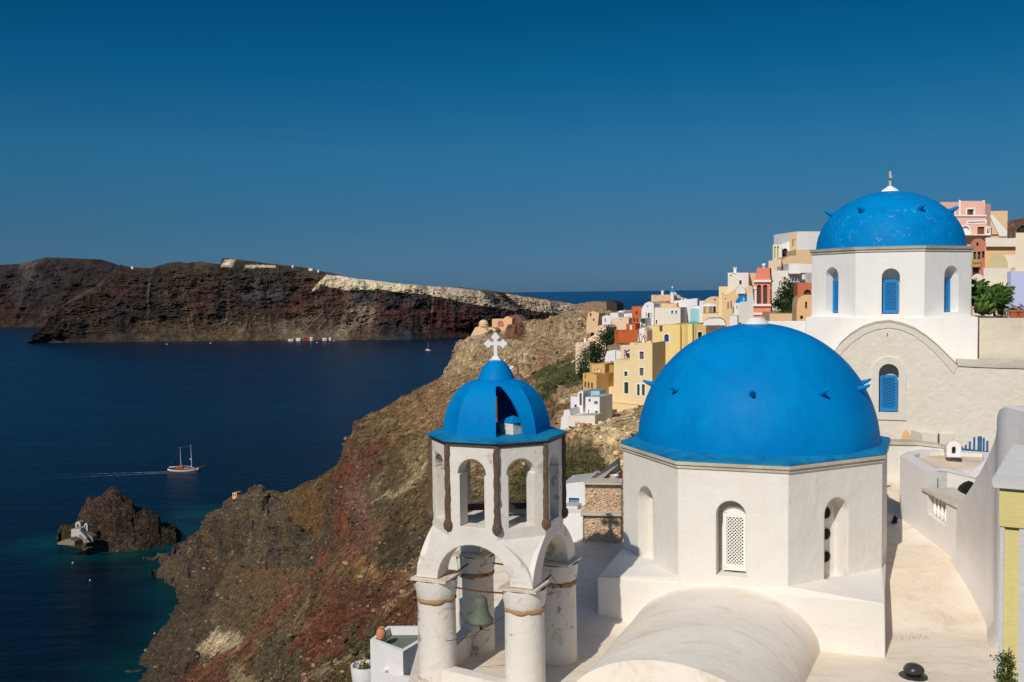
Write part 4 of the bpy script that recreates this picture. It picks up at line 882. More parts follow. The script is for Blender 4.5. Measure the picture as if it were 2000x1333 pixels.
    for px_,lab in ((1982,'terracotta pot with pinkish dry plant on the stained wall by the lavender house'),(2000,'terracotta pot cut by the right picture edge on the stained wall')):
        u=f3.pix(px_,622)[0]; c=f3.w(u,t_z:=f3.pix(1913,622)[1],-.25)
        o=empty('flower_pot',c,lab,'flower pot'); m=MB(); m.lathe(c,[(.001,0),(.13,0),(.19,.24),(.22,.24),(.22,.30),(.17,.30),(.16,.22),(.001,.22)],16); m.build('pot',pot,o,True,40)
        m=MB(); leafy(m,c+Vector((0,0,.36)),(.26,.26,.14),90,.07,random.Random(3)); m.build('plant',leafmat('pot_plant',(150,95,90),(80,90,50)),o)
def leafmat(name,c1,c2,rough=.7):
    if name in _mc: return _mc[name]
    t=NT(name); g=t.n('ShaderNodeNewGeometry'); r=t.n('ShaderNodeTexNoise'); r.inputs['Scale'].default_value=2.2; r.inputs['Detail'].default_value=6; t.L(g.outputs['Position'],r.inputs['Vector'])
    t.L(t.mix(t.ramp(g.outputs['Random Per Island'],0,1),lin(c1),lin(c2)),t.b.inputs['Base Color']); t.b.inputs['Roughness'].default_value=rough
    t.b.inputs['Specular IOR Level'].default_value=.3; _mc[name]=t.m; return t.m
def leafy(m,c,rad,n,size,r,long=1.6):
    # many small leaf faces in loose clumps spread through an ellipsoid
    cl=[]
    for _ in range(max(4,n//40)):
        d=Vector((r.gauss(0,1),r.gauss(0,1),r.gauss(0,1))).normalized()*(r.random()**.35)
        cl.append(Vector((d.x*rad[0],d.y*rad[1],d.z*rad[2]))*.85)
    s=min(rad)*.38
    for _ in range(n):
        q=r.choice(cl)+Vector((r.gauss(0,s),r.gauss(0,s),r.gauss(0,s)))*.75; p=c+q
        a=Vector((r.gauss(0,1),r.gauss(0,1),r.gauss(0,.6))).normalized(); b=a.cross(Vector((r.gauss(0,1),r.gauss(0,1),r.gauss(0,1)))).normalized()
        z=size*r.uniform(.6,1.3); m.add([p-a*z*long*.5,p+b*z*.35,p+a*z*long*.5,p-b*z*.35],[(0,1,2,3)])
upper_church()
# ================================================================== THE TOWN ON THE RIDGE
CREAM=plaster('cream_render',(240,214,164),(205,170,118),.35,.5,.4); YEL=plaster('yellow_render',(240,214,142),(222,184,104),.3,.4,.4); ORA=plaster('orange_render',(198,100,40),(168,80,34),.3,.4,.4)
ORB=plaster('terracotta_render',(204,106,66),(172,84,54),.3,.4,.4); TWH=plaster('town_whitewash',(238,234,230),(215,205,195),.3,.4,.4); TWW=plaster('town_warm_white',(238,226,212),(214,196,172),.35,.4,.4)
TAN=plaster('tan_render',(232,196,150),(196,158,112),.4,.4,.4); OCH=plaster('ochre_render',(222,178,110),(190,145,85),.35,.4,.4); PKB=plaster('pink_beige_render',(240,208,178),(215,175,140),.4,.4,.4)
SAL=plaster('salmon_render',(238,142,112),(210,115,88),.25,.4,.4); PNK=plaster('pale_pink_render',(238,188,168),(220,165,145),.3,.4,.4); TUR=plaster('pale_turquoise_render',(160,206,212),(140,190,198),.2,.3,.4)
LAV=plaster('lavender_render',(196,202,232),(182,188,220),.2,.3,.6); OLV=plaster('olive_beige_render',(205,190,145),(178,160,118),.35,.4,.5); PEA=plaster('peach_render',(240,190,140),(222,165,112),.25,.4,.5)
RDF=plaster('weathered_red_render',(198,128,102),(150,92,74),.8,.8,1.0); TRIM=plaster('white_trim',(240,236,228),(220,210,200),.2,.2,.6)
TSTONE=stone('town_rubble',(206,176,138),(150,116,88),(110,88,68),.9,.95,.8); DSTONE=stone('dark_red_stone',(120,76,62),(86,52,44),(206,180,150),1.6,.95,1.0); BSTONE=stone('black_spotted_stone',(90,62,52),(60,42,36),(226,178,140),2.3,.95,1.0)
COLS={'k':(22,22,24),'g':(18,70,52),'p':(104,88,92),'b':(20,50,160),'t':(30,120,120),'br':(120,66,40),'gy':(128,128,132),'pk':(196,112,92),'wh':(235,232,228),'dk':(70,58,48),'yl':(196,186,110),'nv':(30,36,90),'lb':(80,150,190),'or':(214,90,50),'sl':(112,112,120)}
def wm(k): return flat('joinery_'+k,COLS[k],.6,0,.15,.1,3)
def piece(root,D,th,prof,mat,depth=6,wins=(),roof=None,par=False,name='wall',base=None,n0=0,ref=None,trim=False):
    rp=ref or prof[0]; fr=Frame(P3(rp[0],rp[1],D),th); pr=[fr.pix(*p) for p in prof]
    # counter-clockwise as seen from the front
    ar=sum(pr[i][0]*pr[(i+1)%len(pr)][1]-pr[(i+1)%len(pr)][0]*pr[i][1] for i in range(len(pr)))
    if ar<0: pr=pr[::-1]
    if D>40 and D<235 and depth>=1.4 and (name=='wall' or name.split('_')[-1] in ('wing','block','base','tier','wall','front') or name in('base','veranda_wing','upper_wall','lower_wall','left_block','white_front')) and name!='side_wall':
        lo=min(p[1] for p in pr); us=[p[0] for p in pr]; gz=[]
        for u_ in (min(us),(min(us)+max(us))/2,max(us)):
            for n_ in (0,-depth):
                g_=fr.w(u_,0,n_); gz.append(ground_z(min(g_.x,74),g_.y))
        gl=min(gz)-.8-fr.O.z
        if gl<lo: pr=[(u,gl if abs(v-lo)<.9 else v) for u,v in pr]
    if base is not None:
        lo=min(p[1] for p in pr); pr=[(u,v-base if abs(v-lo)<.9 else v) for u,v in pr]
    holes=[]; wl_=[]
    for w in wins:
        kind,x0,y0,x1,y1,c=w[:6]; a=fr.pix(x0,y1); b=fr.pix(x1,y1); t=fr.pix((x0+x1)/2,y0)
        v0=min(a[1],b[1])
        h=rect(a[0],v0,b[0],t[1]) if kind in 'rd' else arch(a[0],v0,b[0],t[1],8)
        holes.append(h); wl_.append((w,h,a[0],v0,b[0],t[1]))
    chim=[]; m=MB(); poly2(m,fr,pr,holes,n0); rec=.22
    for h in holes: reveal(m,fr,h,n0,n0-rec)
    r=MB(); runs=[r]; prev=False; n=len(pr); cu=sum(p[0] for p in pr)/n
    for i in range(n):
        a,b=pr[i],pr[(i+1)%n]; du,dv=b[0]-a[0],b[1]-a[1]; L=math.hypot(du,dv)
        if L<1e-4: continue
        up=-du/L      # outward normal v component for CCW
        isup=up>.35; ispar=isup and par and L>1.2 and abs(dv)<.25*L
        if isup and (not prev or ispar) and r.f: r=MB(); runs.append(r)
        prev=isup and not ispar
        A=fr.w(a[0],a[1],n0);B=fr.w(b[0],b[1],n0);A2=fr.w(a[0],a[1],n0-depth);B2=fr.w(b[0],b[1],n0-depth)
        if up>.35 and par and L>1.2 and abs(dv)<.25*L:
            t_=.22; uL=Vector((du,dv)).normalized()
            q=[fr.w(a[0]+uL[0]*t_,a[1]+uL[1]*t_,n0-t_),fr.w(b[0]-uL[0]*t_,b[1]-uL[1]*t_,n0-t_),fr.w(b[0]-uL[0]*t_,b[1]-uL[1]*t_,n0-depth+t_),fr.w(a[0]+uL[0]*t_,a[1]+uL[1]*t_,n0-depth+t_)]
            o=[A,B,B2,A2]; lo_=[p-Vector((0,0,.35)) for p in q]
            m.add(o+q,[(k,(k+1)%4,(k+1)%4+4,k+4) for k in range(4)]); m.add(q+lo_,[(k,(k+1)%4,(k+1)%4+4,k+4) for k in range(4)])
            r.poly(lo_)
        elif up>.35: r.poly([A,B,B2,A2])
        if up>.35 and par and L>2.5 and abs(dv)<.25*L: chim.append((fr.w(a[0]+du*.72,a[1]+dv*.72-.1,n0-depth*.55),L))
        else: m.poly([A,B,B2,A2])
    poly2(m,fr,pr,(),n0-depth,True)
    w_=m.build(name,mat,root)
    for r in runs:
        if r.f: r.build('roof',roof or mat,root)
    for cpt,L in chim:
        s_=.38; k=MB(); k.box(cpt+Vector((0,0,.3)),(s_,s_,.9),th); k.box(cpt+Vector((0,0,.80)),(s_*1.35,s_*1.35,.12),th); k.build('chimney',TRIM,root)
        k=MB(); k.box(fr.O+fr.U*((cpt-fr.O).dot(fr.U)-du*0)+fr.V*((cpt-fr.O).z+.02)+fr.N*(n0+.04),(.5,.1,.08),th); k.build('water_spout',mat,root)
    for (w,h,u0,v0,u1,v1) in wl_:
        k=MB(); poly2(k,fr,h,(),n0-rec+.03)
        nm='door' if w[0] in 'dD' else 'window'
        o=k.build(nm,wm(w[5]),root)
        if (u1-u0)>.55:
            f=MB(); 
            hh=inset(h,.05); poly2(f,fr,h,[hh],n0-rec+.06); reveal(f,fr,hh,n0-rec+.06,n0-rec+.03)
            c=(u0+u1)/2; 
            if w[5] not in('k','dk'): poly2(f,fr,rect(c-.025,v0+.05,c+.025,v1-.05*(1 if w[0]=='r' else 4)),(),n0-rec+.062)
            f.build('frame',wm(w[5]) if w[0] in 'dD' or w[5] in ('k','g','b') else TRIM,o)
        if trim and len(w)>6 or (trim and w[0] in 'ra'):
            s=MB(); oo=rect(u0-.13,v0-.13,u1+.13,v1+.13) if w[0] in 'rd' else arch(u0-.13,v0-.13,u1+.13,v1+.13,8)
            poly2(s,fr,oo,[h],n0+.03); reveal(s,fr,oo,n0+.03,n0); s.build('surround',TRIM,o)
    return fr
def house(name,label,cat,group=None,at_=None):
    return empty(name,at_,label,cat,group)
def H(name,label,px,py,D,cat='house',group=None): return empty(name,P3(px,py,D),label,cat,group)
def q4(x0,y0,x1,y1): return [(x0,y1),(x1,y1),(x1,y0),(x0,y0)]
def vprof(x0,x1,yt,ys,yb,n=10):   # vault gable in pixels
    c=(x0+x1)/2; r=(x1-x0)/2
    return [(x0,yb),(x1,yb)]+[(c+r*math.cos(pi*i/n),ys-(ys-yt)*math.sin(pi*i/n)) for i in range(n+1)]
def town():
    A=-28
    # ---- tall cream house
    r=H('house','tall cream stepped house with green and mauve shuttered windows left of the largest blue dome',1230,860,125)
    piece(r,125,A,[(1172,900),(1274,900),(1274,670),(1230,670),(1230,704),(1199,704),(1199,756),(1172,756)],CREAM,5,
      [('r',1249.5,687,1257.5,702,'p'),('r',1249.5,719,1257,734,'p'),('r',1219.5,726,1225.5,735,'g'),('r',1219.5,747,1227.5,769,'g'),('r',1244.5,751,1249.5,773,'g'),('r',1254,751,1259.5,773,'g')],par=True,ref=(1274,670),trim=True)
    piece(r,124.2,A,[(1178,900),(1300,930),(1300,812),(1246,808),(1246,792),(1180,786)],CREAM,4,ref=(1274,670),name='buttress_wall')
    # ---- yellow house
    r=H('house','bright yellow stepped house with a deep blue arched door behind the cream house',1320,760,138)
    piece(r,142,A,q4(1264,637,1288,900),YEL,6,par=True)
    piece(r,141,A,q4(1287,648,1296,900),YEL,6)
    piece(r,139,A,q4(1294,635,1313,900),YEL,6,[('a',1297.5,653,1306.5,668,'b')],par=True,trim=True)
    piece(r,137.5,-20,q4(1312,634,1328,900),YEL,6,par=True)
    piece(r,137,A,q4(1339,633.5,1352.5,900),YEL,7,[],par=True)
    piece(r,137.2,20,q4(1352.5,634,1379,900),YEL,5,[('r',1363,649,1371.5,660,'k')],par=True,trim=True,ref=(1352.5,634))
    piece(r,138.5,-70,q4(1327,634,1340,900),YEL,1.5)
    # ---- orange houses
    r=H('house','burnt orange low house with a plain broad wall below the white vaulted house',1225,680,162)
    piece(r,162,A,[(1208,676),(1247,676),(1247,645),(1208,646)],ORA,6,[('r',1230.5,636.5,1232,638.5,'k')][:0],base=3,par=True)
    piece(r,162.3,-62,[(1200,674),(1208,676),(1208,646),(1200,645)],ORA,3,[('r',1203,648,1205,655,'k')],base=3,ref=(1208,646))
    piece(r,165,A,q4(1223,633,1241,650),ORA,3,[('r',1231,636,1233,638.5,'k')])
    r=H('house','terracotta red tower house standing above the orange wall beside the sea',1244,630,172)
    piece(r,172,A,q4(1234,599,1253,636),ORB,5,[('a',1242,608,1245,615,'k'),('r',1237,622,1240,629,'k'),('r',1243.5,622,1246,629,'k')],par=True)
    # ---- white vaulted house
    r=H('house','large white house with a vaulted left gable, green shutters and two small windows',1290,635,165)
    piece(r,165,A,[(1253,652),(1277,652),(1277,594),(1272,590),(1266,590),(1260,593),(1256,598),(1253,604)],TWH,7,[('r',1265,611.5,1269,626,'g'),('r',1261.3,611,1262.8,620,'g'),('r',1271,611,1272.6,620,'g'),('r',1264,596.5,1266,599.5,'dk')],roof=TAN)
    piece(r,164.5,A+6,q4(1277,601,1329,640),TWW,7,[('r',1311,607,1315,613.5,'sl'),('r',1319,607,1322.5,613.5,'sl'),('r',1281,625,1283.6,633,'g')],roof=TAN,trim=True)
    piece(r,167.5,A+6,[(1275,605),(1324,605),(1320,594),(1280,592)],TAN,5,name='vault_roof')
    piece(r,162,A,q4(1250,622,1260,668),TWH,4,[('a',1250.5,634,1258.5,645,'gy')],name='lower_wall')
    piece(r,161.5,A,q4(1250.5,622.5,1259,629),wm('g'),.3,name='green_awning')
    r=H('house','square buff stone house with flat roof against the open sea',1290,600,180)
    piece(r,180,A,q4(1272,576.5,1309,606),TAN,6,[('r',1279,579.5,1280,581,'k'),('r',1293.5,579,1294.6,580.5,'k')],par=True)
    piece(r,176,A,q4(1290,588.5,1310,592.5),ORB,2,name='red_tiled_ledge')
    r=H('bell_post','slender white bell pillar with a small blue cap beside the buff stone house',1312,590,174,'bell pillar')
    piece(r,174,A,q4(1309.5,568.5,1315.5,595),TWH,.9)
    c=P3(1312.5,568.3,173.8); m=MB(); m.lathe(c-nvec(A)*.2,[(.42,-.05),(.36,.15),(.2,.32),(.05,.42),(.001,.43)],12); m.build('cap',BLUE,r,True)
    m=MB(); m.lathe(c-nvec(A)*.2+Vector((0,0,.42)),[(.1,0),(.16,.12),(.1,.3),(.001,.36)],8); m.build('finial',TWH,r,True)
    # bunting
    a=P3(1315,568,172); b=P3(1341,583.5,168); m=MB(); r=empty('bunting',a,'string of small blue, white and yellow flags sloping down from the bell pillar','bunting'); pts=[a+(b-a)*(i/12)+Vector((0,0,-.35*math.sin(pi*i/12))) for i in range(13)]
    m.tube(pts,.02,4); m.build('line',flat('cord',(200,200,200)),r)
    for i in range(12):
        p=(pts[i]+pts[i+1])/2; m=MB(); m.add([p+Vector((-.22,0,0)),p+Vector((.22,0,0)),p+Vector((0,.05,-.55))],[(0,1,2)]); m.build('pennant',flat(('flag_blue','flag_white','flag_yellow')[i%3],((40,90,190),(240,240,240),(226,210,60))[i%3],.8),r)
    r=H('house','long low white house with plain seaward wall and brown end, right of the bell pillar',1345,640,168)
    piece(r,168,-14,[(1314,642),(1362,642),(1362,583),(1316,588)],TWH,6,[('r',1322,592.3,1325.5,594,'k'),('r',1332,605.5,1334,608,'br'),('r',1339.7,605,1341.6,608.5,'br'),('r',1330,616,1338,628.5,'sl')])
    piece(r,168.6,30,q4(1362,584,1364.5,600),RDF,1,name='brown_end')
    r=H('house','small pale turquoise cube house below the buff domed vault',1358,635,152)
    piece(r,152,A+8,q4(1348,604,1367,640),TUR,5,[],par=True); piece(r,151,A+8,q4(1360,611,1373,640),TUR,4,name='front_block',roof=TWH); piece(r,156,A+8,q4(1342,598,1368,604),TWH,4,name='white_parapet')
    # umbrella turquoise
    def parasol(px,py,D,R_,col,label,h=2.3):
        c=P3(px,py,D); r=empty('parasol',c-Vector((0,0,h)),label,'parasol'); m=MB(); m.lathe(c,[(R_,-.35*R_),(R_*.5,-.12*R_),(.001,0)],8); m.build('canopy',col,r); m=MB(); m.tube([c-Vector((0,0,h)),c],.04,6); m.build('pole',wm('wh'),r)
    parasol(1354,627.5,146,1.0,flat('turquoise_cloth',(40,180,180),.9),'turquoise parasol above the yellow roof by the turquoise house',1.6)
    # ---- buff vault house
    r=H('house','buff barrel vaulted house with a rounded front and open terrace facing the sea',1395,615,150)
    piece(r,150,-12,vprof(1369,1421,579.5,604,626,14),TAN,8,[('r',1377.5,597.5,1383,611,'yl'),('r',1386,597,1392,611,'gy'),('r',1393,598,1398,611,'k'),('r',1394,584.5,1398,587,'k')])
    piece(r,149.5,-12,q4(1366,592,1374,615),TWH,3,[],name='white_side_wall')
    r=H('terrace_wall','low buff terrace wall in front of the vaulted house with the white parasol',1400,625,145,'wall')
    piece(r,145,-12,q4(1372,612.5,1425,640),PKB,4.5,[],name='wall',roof=TAN)
    parasol(1385,591.5,146.5,1.5,TRIM,'white parasol over the terrace tables of the buff vaulted house')
    r=H('house','white barrel vault with a round dark stone gable just above the largest dome',1395,640,128)
    piece(r,128,-12,vprof(1396,1418,622,634,655,10),DSTONE,1.0,name='stone_gable'); 
    piece(r,128.3,-12,[(1372,636),(1418,636),(1414,626),(1407,622.5),(1384,623),(1376,628)],TWH,8,name='vault_roof'); piece(r,127.9,-12,q4(1379,636,1412,658),DSTONE,1.2,name='stone_wall')
    # ---- blue domed chapel
    r=H('chapel','small white chapel with a bright blue dome behind the stepped white wall',1447,620,122,'chapel')
    piece(r,122,-18,q4(1433.5,592.5,1466,630),TWH,5,[('a',1438.5,597,1440.5,604,'gy'),('a',1450,596,1452.5,602,'t')],roof=TWH)
    c=P3(1451,594.5,124.5); m=MB(); m.lathe(c,[(.95*math.cos(a)*.98,1.12*math.sin(a)-.05) for a in [pi/2*i/14 for i in range(14)]]+[(.001,1.07)],32); m.build('dome',BLUE,r,True)
    k=MB(); k.box(c+Vector((-.1,-.9,.55)),(.06,.06,.7)); k.box(c+Vector((-.1,-.9,.6)),(.32,.06,.07)); k.build('cross',TRIM,r)
    r=H('wall','stepped grey white parapet wall between the blue domed chapel and the pink bell tower',1470,620,95,'wall')
    piece(r,95,-18,[(1440,640),(1492,640),(1492,596),(1480,588),(1472,588),(1470,572),(1459,572),(1459,589),(1446,590),(1443,604)],plaster('grey_weathered_wall',(222,216,206),(190,180,165),.7,.5,1),1.2,name='wall')
    piece(r,93,-18,[(1418,640),(1480,640),(1480,622),(1440,622),(1440,617),(1425,617),(1425,622),(1418,622)],TWH,1.5,name='lower_wall')
    # ---- pink bell tower
    r=H('bell_tower','salmon pink bell tower with white bands, twin arches and a white ball finial',1490,625,85,'bell tower')
    th=-20
    piece(r,85,th,[(1471.5,628),(1505,628),(1505,598),(1471.5,598)],SAL,1.5,name='base')
    piece(r,84.9,th,q4(1471,611,1505.4,615.5),TRIM,1.7,name='lower_band'); piece(r,84.85,th,q4(1469.5,594,1507,598.5),TRIM,1.9,name='middle_band')
    piece(r,85,th,q4(1473,551,1504.5,595),SAL,1.4,[('a',1478.5,556.5,1486.5,594,'dk'),('a',1490.5,556.5,1498.5,594,'dk')],name='arcade')
    for i,x in enumerate((1474,1486.9,1499.3)): piece(r,84.9,th,q4(x+.3,562,x+3.5,594.5),TRIM,.2,name='arch_column')
    piece(r,84.88,th,q4(1471.5,560.5,1478,565),TRIM,.4,name='impost'); piece(r,84.88,th,q4(1498.5,560.5,1506.5,565),TRIM,.4,name='impost')
    piece(r,84.85,th,q4(1471.5,547,1506,551.5),TRIM,1.8,name='upper_band')
    piece(r,85,th,[(1473.5,547.2),(1505,547.2),(1503,523.5),(1479,523.5)],SAL,1.4,name='gable_roof')
    c=P3(1492,523.5,85.6); m=MB(); m.lathe(c,[(.12,-.02),(.1,.10),(.16,.14),(.18,.25),(.15,.35),(.001,.38)],14); m.build('ball_finial',TRIM,r,True)
    # ---- houses behind the pink tower
    r=H('house','grey beige flat roofed house with a green window left of the pink bell tower',1445,600,135)
    piece(r,135,-16,q4(1421.5,533,1462,605),TWW,6,[('r',1443.8,548,1448.5,556,'g'),('r',1425,537,1429.5,539,'k')],par=True,trim=True)
    piece(r,137,-16,q4(1461,533.5,1476,605),TAN,5)
    r=H('house','small blank cream cube house standing lowest toward the sea horizon',1412,600,140); piece(r,140,-16,q4(1404,560,1422,600),CREAM,5,[('r',1409.5,572.5,1412,574,'k')],par=True)
    r=H('house','buff sloping vault roof house with dark plants below the grey beige house',1430,610,130)
    piece(r,130,-16,[(1410,612),(1440,612),(1460,585),(1452,574),(1440,562),(1433,566),(1420,577),(1410,576)],TAN,4,[('r',1416,583,1419,589,'wh'),('r',1421,590,1423,604,'k'),('r',1427,588,1429,603,'k'),('r',1431,600,1434,612,'t')])
    piece(r,127,-16,[(1452,582),(1470,582),(1470,560),(1464,558),(1452,565)],TAN,4,[],name='stair_wing'); piece(r,126,-16,vprof(1438,1456,562,569,574),TWH,4,name='small_vault')
    # ---- upper left white complex
    r=H('house','white cubic house highest on the left, with twin slit windows and an arcade',1560,500,105)
    piece(r,105,8,q4(1556,452.5,1625,489),TWH,6,[('r',1602,468,1606,472.5,'k')],par=False)
    piece(r,105.05,-48,q4(1543,454,1556,489),TAN,5,[('a',1547,468,1549.3,482,'k'),('a',1550.8,467,1553.4,482,'k')],ref=(1556,452.5),roof=TWH)
    piece(r,107,-10,[(1526,508),(1548,508),(1548,465),(1543,470),(1536,475),(1526,477)],TWH,5,[('a',1528,485.5,1538.5,503,'k')],name='arcade_wing')
    piece(r,106,-12,q4(1510,478,1527,516),TWH,3,[('a',1512,481.5,1515.6,507,'yl'),('a',1517.5,481,1521.5,507,'yl')],name='arcade_wing')
    r=H('house','tan stepped terrace house directly under the white cubic house',1550,520,100)
    piece(r,100,-5,[(1525,532),(1600,532),(1600,488),(1555,488),(1555,500),(1541,500),(1530,507),(1525,510)],TAN,5,[('r',1543,499.8,1560,503,'dk')][:0]); piece(r,99.5,-14,[(1501,530),(1526,530),(1526,505),(1516,508),(1501,510)],PKB,5,name='left_block')
    r=H('fence','dark blue patterned railing on the tan terrace',1530,530,97,'railing')
    fr=Frame(P3(1518,521,97),-8); a=fr.pix(1518,528); b=fr.pix(1540,521.5); m=MB()
    for i in range(23):
        u=a[0]+(b[0]-a[0])*i/22; m.box(fr.w(u,(a[1]+b[1])/2),(.025,.03,b[1]-a[1]),-8)
    m.box(fr.w((a[0]+b[0])/2,a[1]),(b[0]-a[0],.04,.035),-8); m.box(fr.w((a[0]+b[0])/2,b[1]+.001),(b[0]-a[0],.04,.035),-8); m.build('railing_bars',wm('nv'),r)
    r=H('house','white grey house with a dark open veranda and a white arch above the trees',1540,560,92)
    piece(r,92,-12,q4(1507,529,1542,592),TWW,5,[('r',1531,541,1534,545,'k')]); 
    piece(r,91,-10,[(1540,592),(1590,592),(1590,517),(1562,515),(1548,515),(1540,515)],TWH,5,[('r',1540.6,534,1562,551.5,'dk'),('a',1566.5,536,1572,546,'t'),('r',1573,533,1590,549,'sl')][:3],name='veranda_wing')
    piece(r,90.2,-10,q4(1541,533,1563.5,535),TRIM,1.2,name='lintel')
    for x in (1545,1551,1557): piece(r,90.6,-10,q4(x,535,x+1,551.5),TRIM,.1,name='veranda_post')
    r=H('wall','terracotta garden wall beside the left face of the upper church drum',1571,585,78,'wall'); piece(r,78,-10,q4(1558,552.5,1600,590),plaster('terracotta_wall',(206,118,80),(170,92,62),.5,.5,1),3,[('a',1570,566,1584,580,'dk')])
    r=H('house','peach rounded tower house with one slit window beside the upper church',1570,620,68)
    piece(r,68,-10,[(1552,640),(1600,640),(1600,577),(1576,576),(1566,578),(1558,584),(1556,600),(1554,615)],PEA,3,[('r',1572.5,590,1576.5,603,'k'),('r',1563,617,1568.5,624,'nv')],par=False)
    # ---- houses on the far right above the plants
    r=H('house','pale pink two storey house with brown shutters right of the upper dome',1890,500,95)
    piece(r,95,-24,q4(1874,393,1922,425),PNK,6,[('r',1889,409,1902,421,'dk')],trim=True)
    piece(r,95.1,-58,q4(1836,395,1874,425),PNK,5,[('r',1858,409,1864,421,'br')],ref=(1874,393),trim=True)
    piece(r,94.9,-24,q4(1872.5,391,1876.5,424),TRIM,.3,name='corner_pilaster'); piece(r,94.9,-24,q4(1919,391.5,1923.5,424),TRIM,.4,name='corner_pilaster')
    piece(r,93,-26,[(1845,482),(1958,482),(1958,470),(1925,421.5),(1845,421.5)],PNK,5,[('a',1877.5,442,1893,458.5,'wh'),('d',1909,443.5,1922,458,'br'),('a',1928,445,1934,456,'k'),('r',1891,433.5,1924,434.7,'br')],trim=True)
    piece(r,92.9,-26,q4(1845,420,1927,423),TRIM,.5,name='cornice')
    piece(r,92,-26,q4(1850,458,1962,460),TRIM,1.5,name='terrace_edge')
    piece(r,88.5,-26,[(1952,462),(1967,462),(1967,452),(1939,420),(1935,420),(1934,424)],TRIM,2.5,name='outer_staircase')
    for s_,(xa,xb) in enumerate(((1889,1892.6),(1898.6,1902.3))): piece(r,94.8,-24,q4(xa,408.5,xb,421),wm('br'),.08,name='shutter')
    r=H('house','weathered tan block with flat top against the sky right of the pink house',1945,450,105); piece(r,105,-26,[(1921,462),(1968,462),(1968,412),(1925,413)],TAN,5,[])
    r=H('arch_wall','brown speckled stone wall with a large round arch at the right picture edge',1985,455,85,'stone wall'); piece(r,85,-26,[(1968,470),(2030,470),(2030,425),(1998,426),(1980,430),(1968,432)],BSTONE,2,[('a',1985,440,2018,470,'k')])
    r=H('house','weathered red narrow house with rounded top and yellow shutters beside the upper dome',1905,530,72)
    piece(r,72,-27,vprof(1895,1926.5,466,481,560,12),RDF,5,[('r',1900,492,1906,507,'g'),('r',1909.5,492,1915,507,'g'),('r',1918,491,1922.5,504,'k'),('a',1907,473.5,1911,481,'k'),('r',1900,523,1912,540,'k')],roof=TWH)
    for x in (1898.2,1906.3,1915.2): piece(r,71.85,-27,q4(x,491,x+2.8,508),wm('yl'),.08,name='shutter')
    m=MB(); fr=Frame(P3(1900,510,71.7),-27); a=fr.pix(1899,520); b=fr.pix(1915,508.5)
    for i in range(9):
        u=a[0]+(b[0]-a[0])*i/8; m.tube([fr.w(u,a[1]),fr.w(u+.06*(-1)**i,b[1])],.018,5)
    m.box(fr.w((a[0]+b[0])/2,a[1]),(b[0]-a[0],.05,.05),-27); m.box(fr.w((a[0]+b[0])/2,b[1]),(b[0]-a[0],.05,.05),-27); m.build('balcony_railing',wm('yl'),r)
    r=H('house','white vaulted roof house over a peach wall below the pink house',1955,520,66)
    piece(r,66,-27,[(1926,482),(1990,482),(1990,465),(1960,466),(1930,464),(1924,466)],TWW,6,name='vault'); piece(r,66.3,-27,q4(1924,481.5,1985,560),PEA,4)
    r=H('house','olive beige arched gable with white roof below the peach wall',1950,540,60)
    piece(r,60,-27,vprof(1932,1968,495,516,560,12),OLV,3,[],roof=TWW); piece(r,59,-27,q4(1921,524,1975,545),TWW,3,name='white_parapet'); piece(r,60.5,-27,[(1960,524),(1990,524),(1990,498),(1952,498),(1962,506)],TWW,2,name='right_roof')
    r=H('house','pale cream garden wall house behind the green banana like plants',1940,600,52); piece(r,52,-27,q4(1900,541,1970,640),plaster('pale_cream',(240,228,200),(215,195,160),.3,.3,1),2); piece(r,51.5,-27,vprof(1898,1921,535,545,560),TWW,.4,name='arched_top')
    r=H('house','tall house, cream above and lavender below, cut by the right picture edge',1990,620,43)
    piece(r,43,-27,q4(1984,455,2060,530.5),plaster('cream_upper',(244,224,196),(225,200,165),.3,.3,1),4,name='upper_wall'); piece(r,42.9,-27,q4(1975,530,2060,640),LAV,4,name='lower_wall'); piece(r,43.0,-75,q4(1967,531,1975,640),LAV,2,ref=(1975,531),name='side_wall')
    r=H('garden_wall','low white garden wall under the green plants beside the lavender house',1940,600,46,'wall'); piece(r,46,-27,q4(1925,592,1968,640),TWW,.4)
    # ---- lower left houses
    r=H('house','ochre house with pink balcony and small arcades on the cliff edge',1165,790,128)
    piece(r,128,A,q4(1156.5,712,1181,800),OCH,5,[('a',1160.5,722,1163.6,733.5,'wh'),('a',1166.5,720,1170.5,733.5,'wh'),('a',1173.5,723,1176.5,733.5,'wh')],par=True)
    piece(r,127.3,A,q4(1165,734,1177.5,741.5),wm('pk'),.5,name='balcony_panel'); piece(r,128.2,24,q4(1181,713,1201,800),OCH,4,ref=(1181,712))
    piece(r,126.5,-36,[(1138.5,810),(1165,810),(1165,733),(1157,730),(1138.5,729)],OCH,6,[('r',1141.5,746,1144.7,757,'dk'),('r',1148,747,1151.2,758.5,'dk'),('r',1154.5,748,1157.8,760,'dk')],par=True)
    for x in (1141,1147.6,1154.2): piece(r,126.35,-36,q4(x,731,x+3.6,740),wm('pk'),.1,name='pink_panel')
    r=H('house','white cave house with stepped terraces clinging to the cliff below the ochre house',1130,830,118)
    piece(r,118,A,q4(1143.5,776,1171,842),TWH,4,[('r',1149.5,780,1153.5,785,'k'),('r',1160.5,784,1167.5,790,'sl'),('r',1149,800,1150.6,815,'k'),('r',1162,803,1168,812,'gy')])
    piece(r,120,A,[(1114.5,815),(1132,815),(1132,764),(1128,768),(1128,775),(1114.5,775)],TWH,4,[('r',1122,791,1126.5,806,'k')]); piece(r,119,A,[(1130,800),(1137,800),(1139,765),(1135,763),(1131,768)],TWH,3,[('a',1132,768,1136.2,792,'dk')],name='arched_wing')
    piece(r,121,-20,[(1144,780),(1171,780),(1171,764),(1146,764)],TUR,3,[],name='pale_blue_upper')
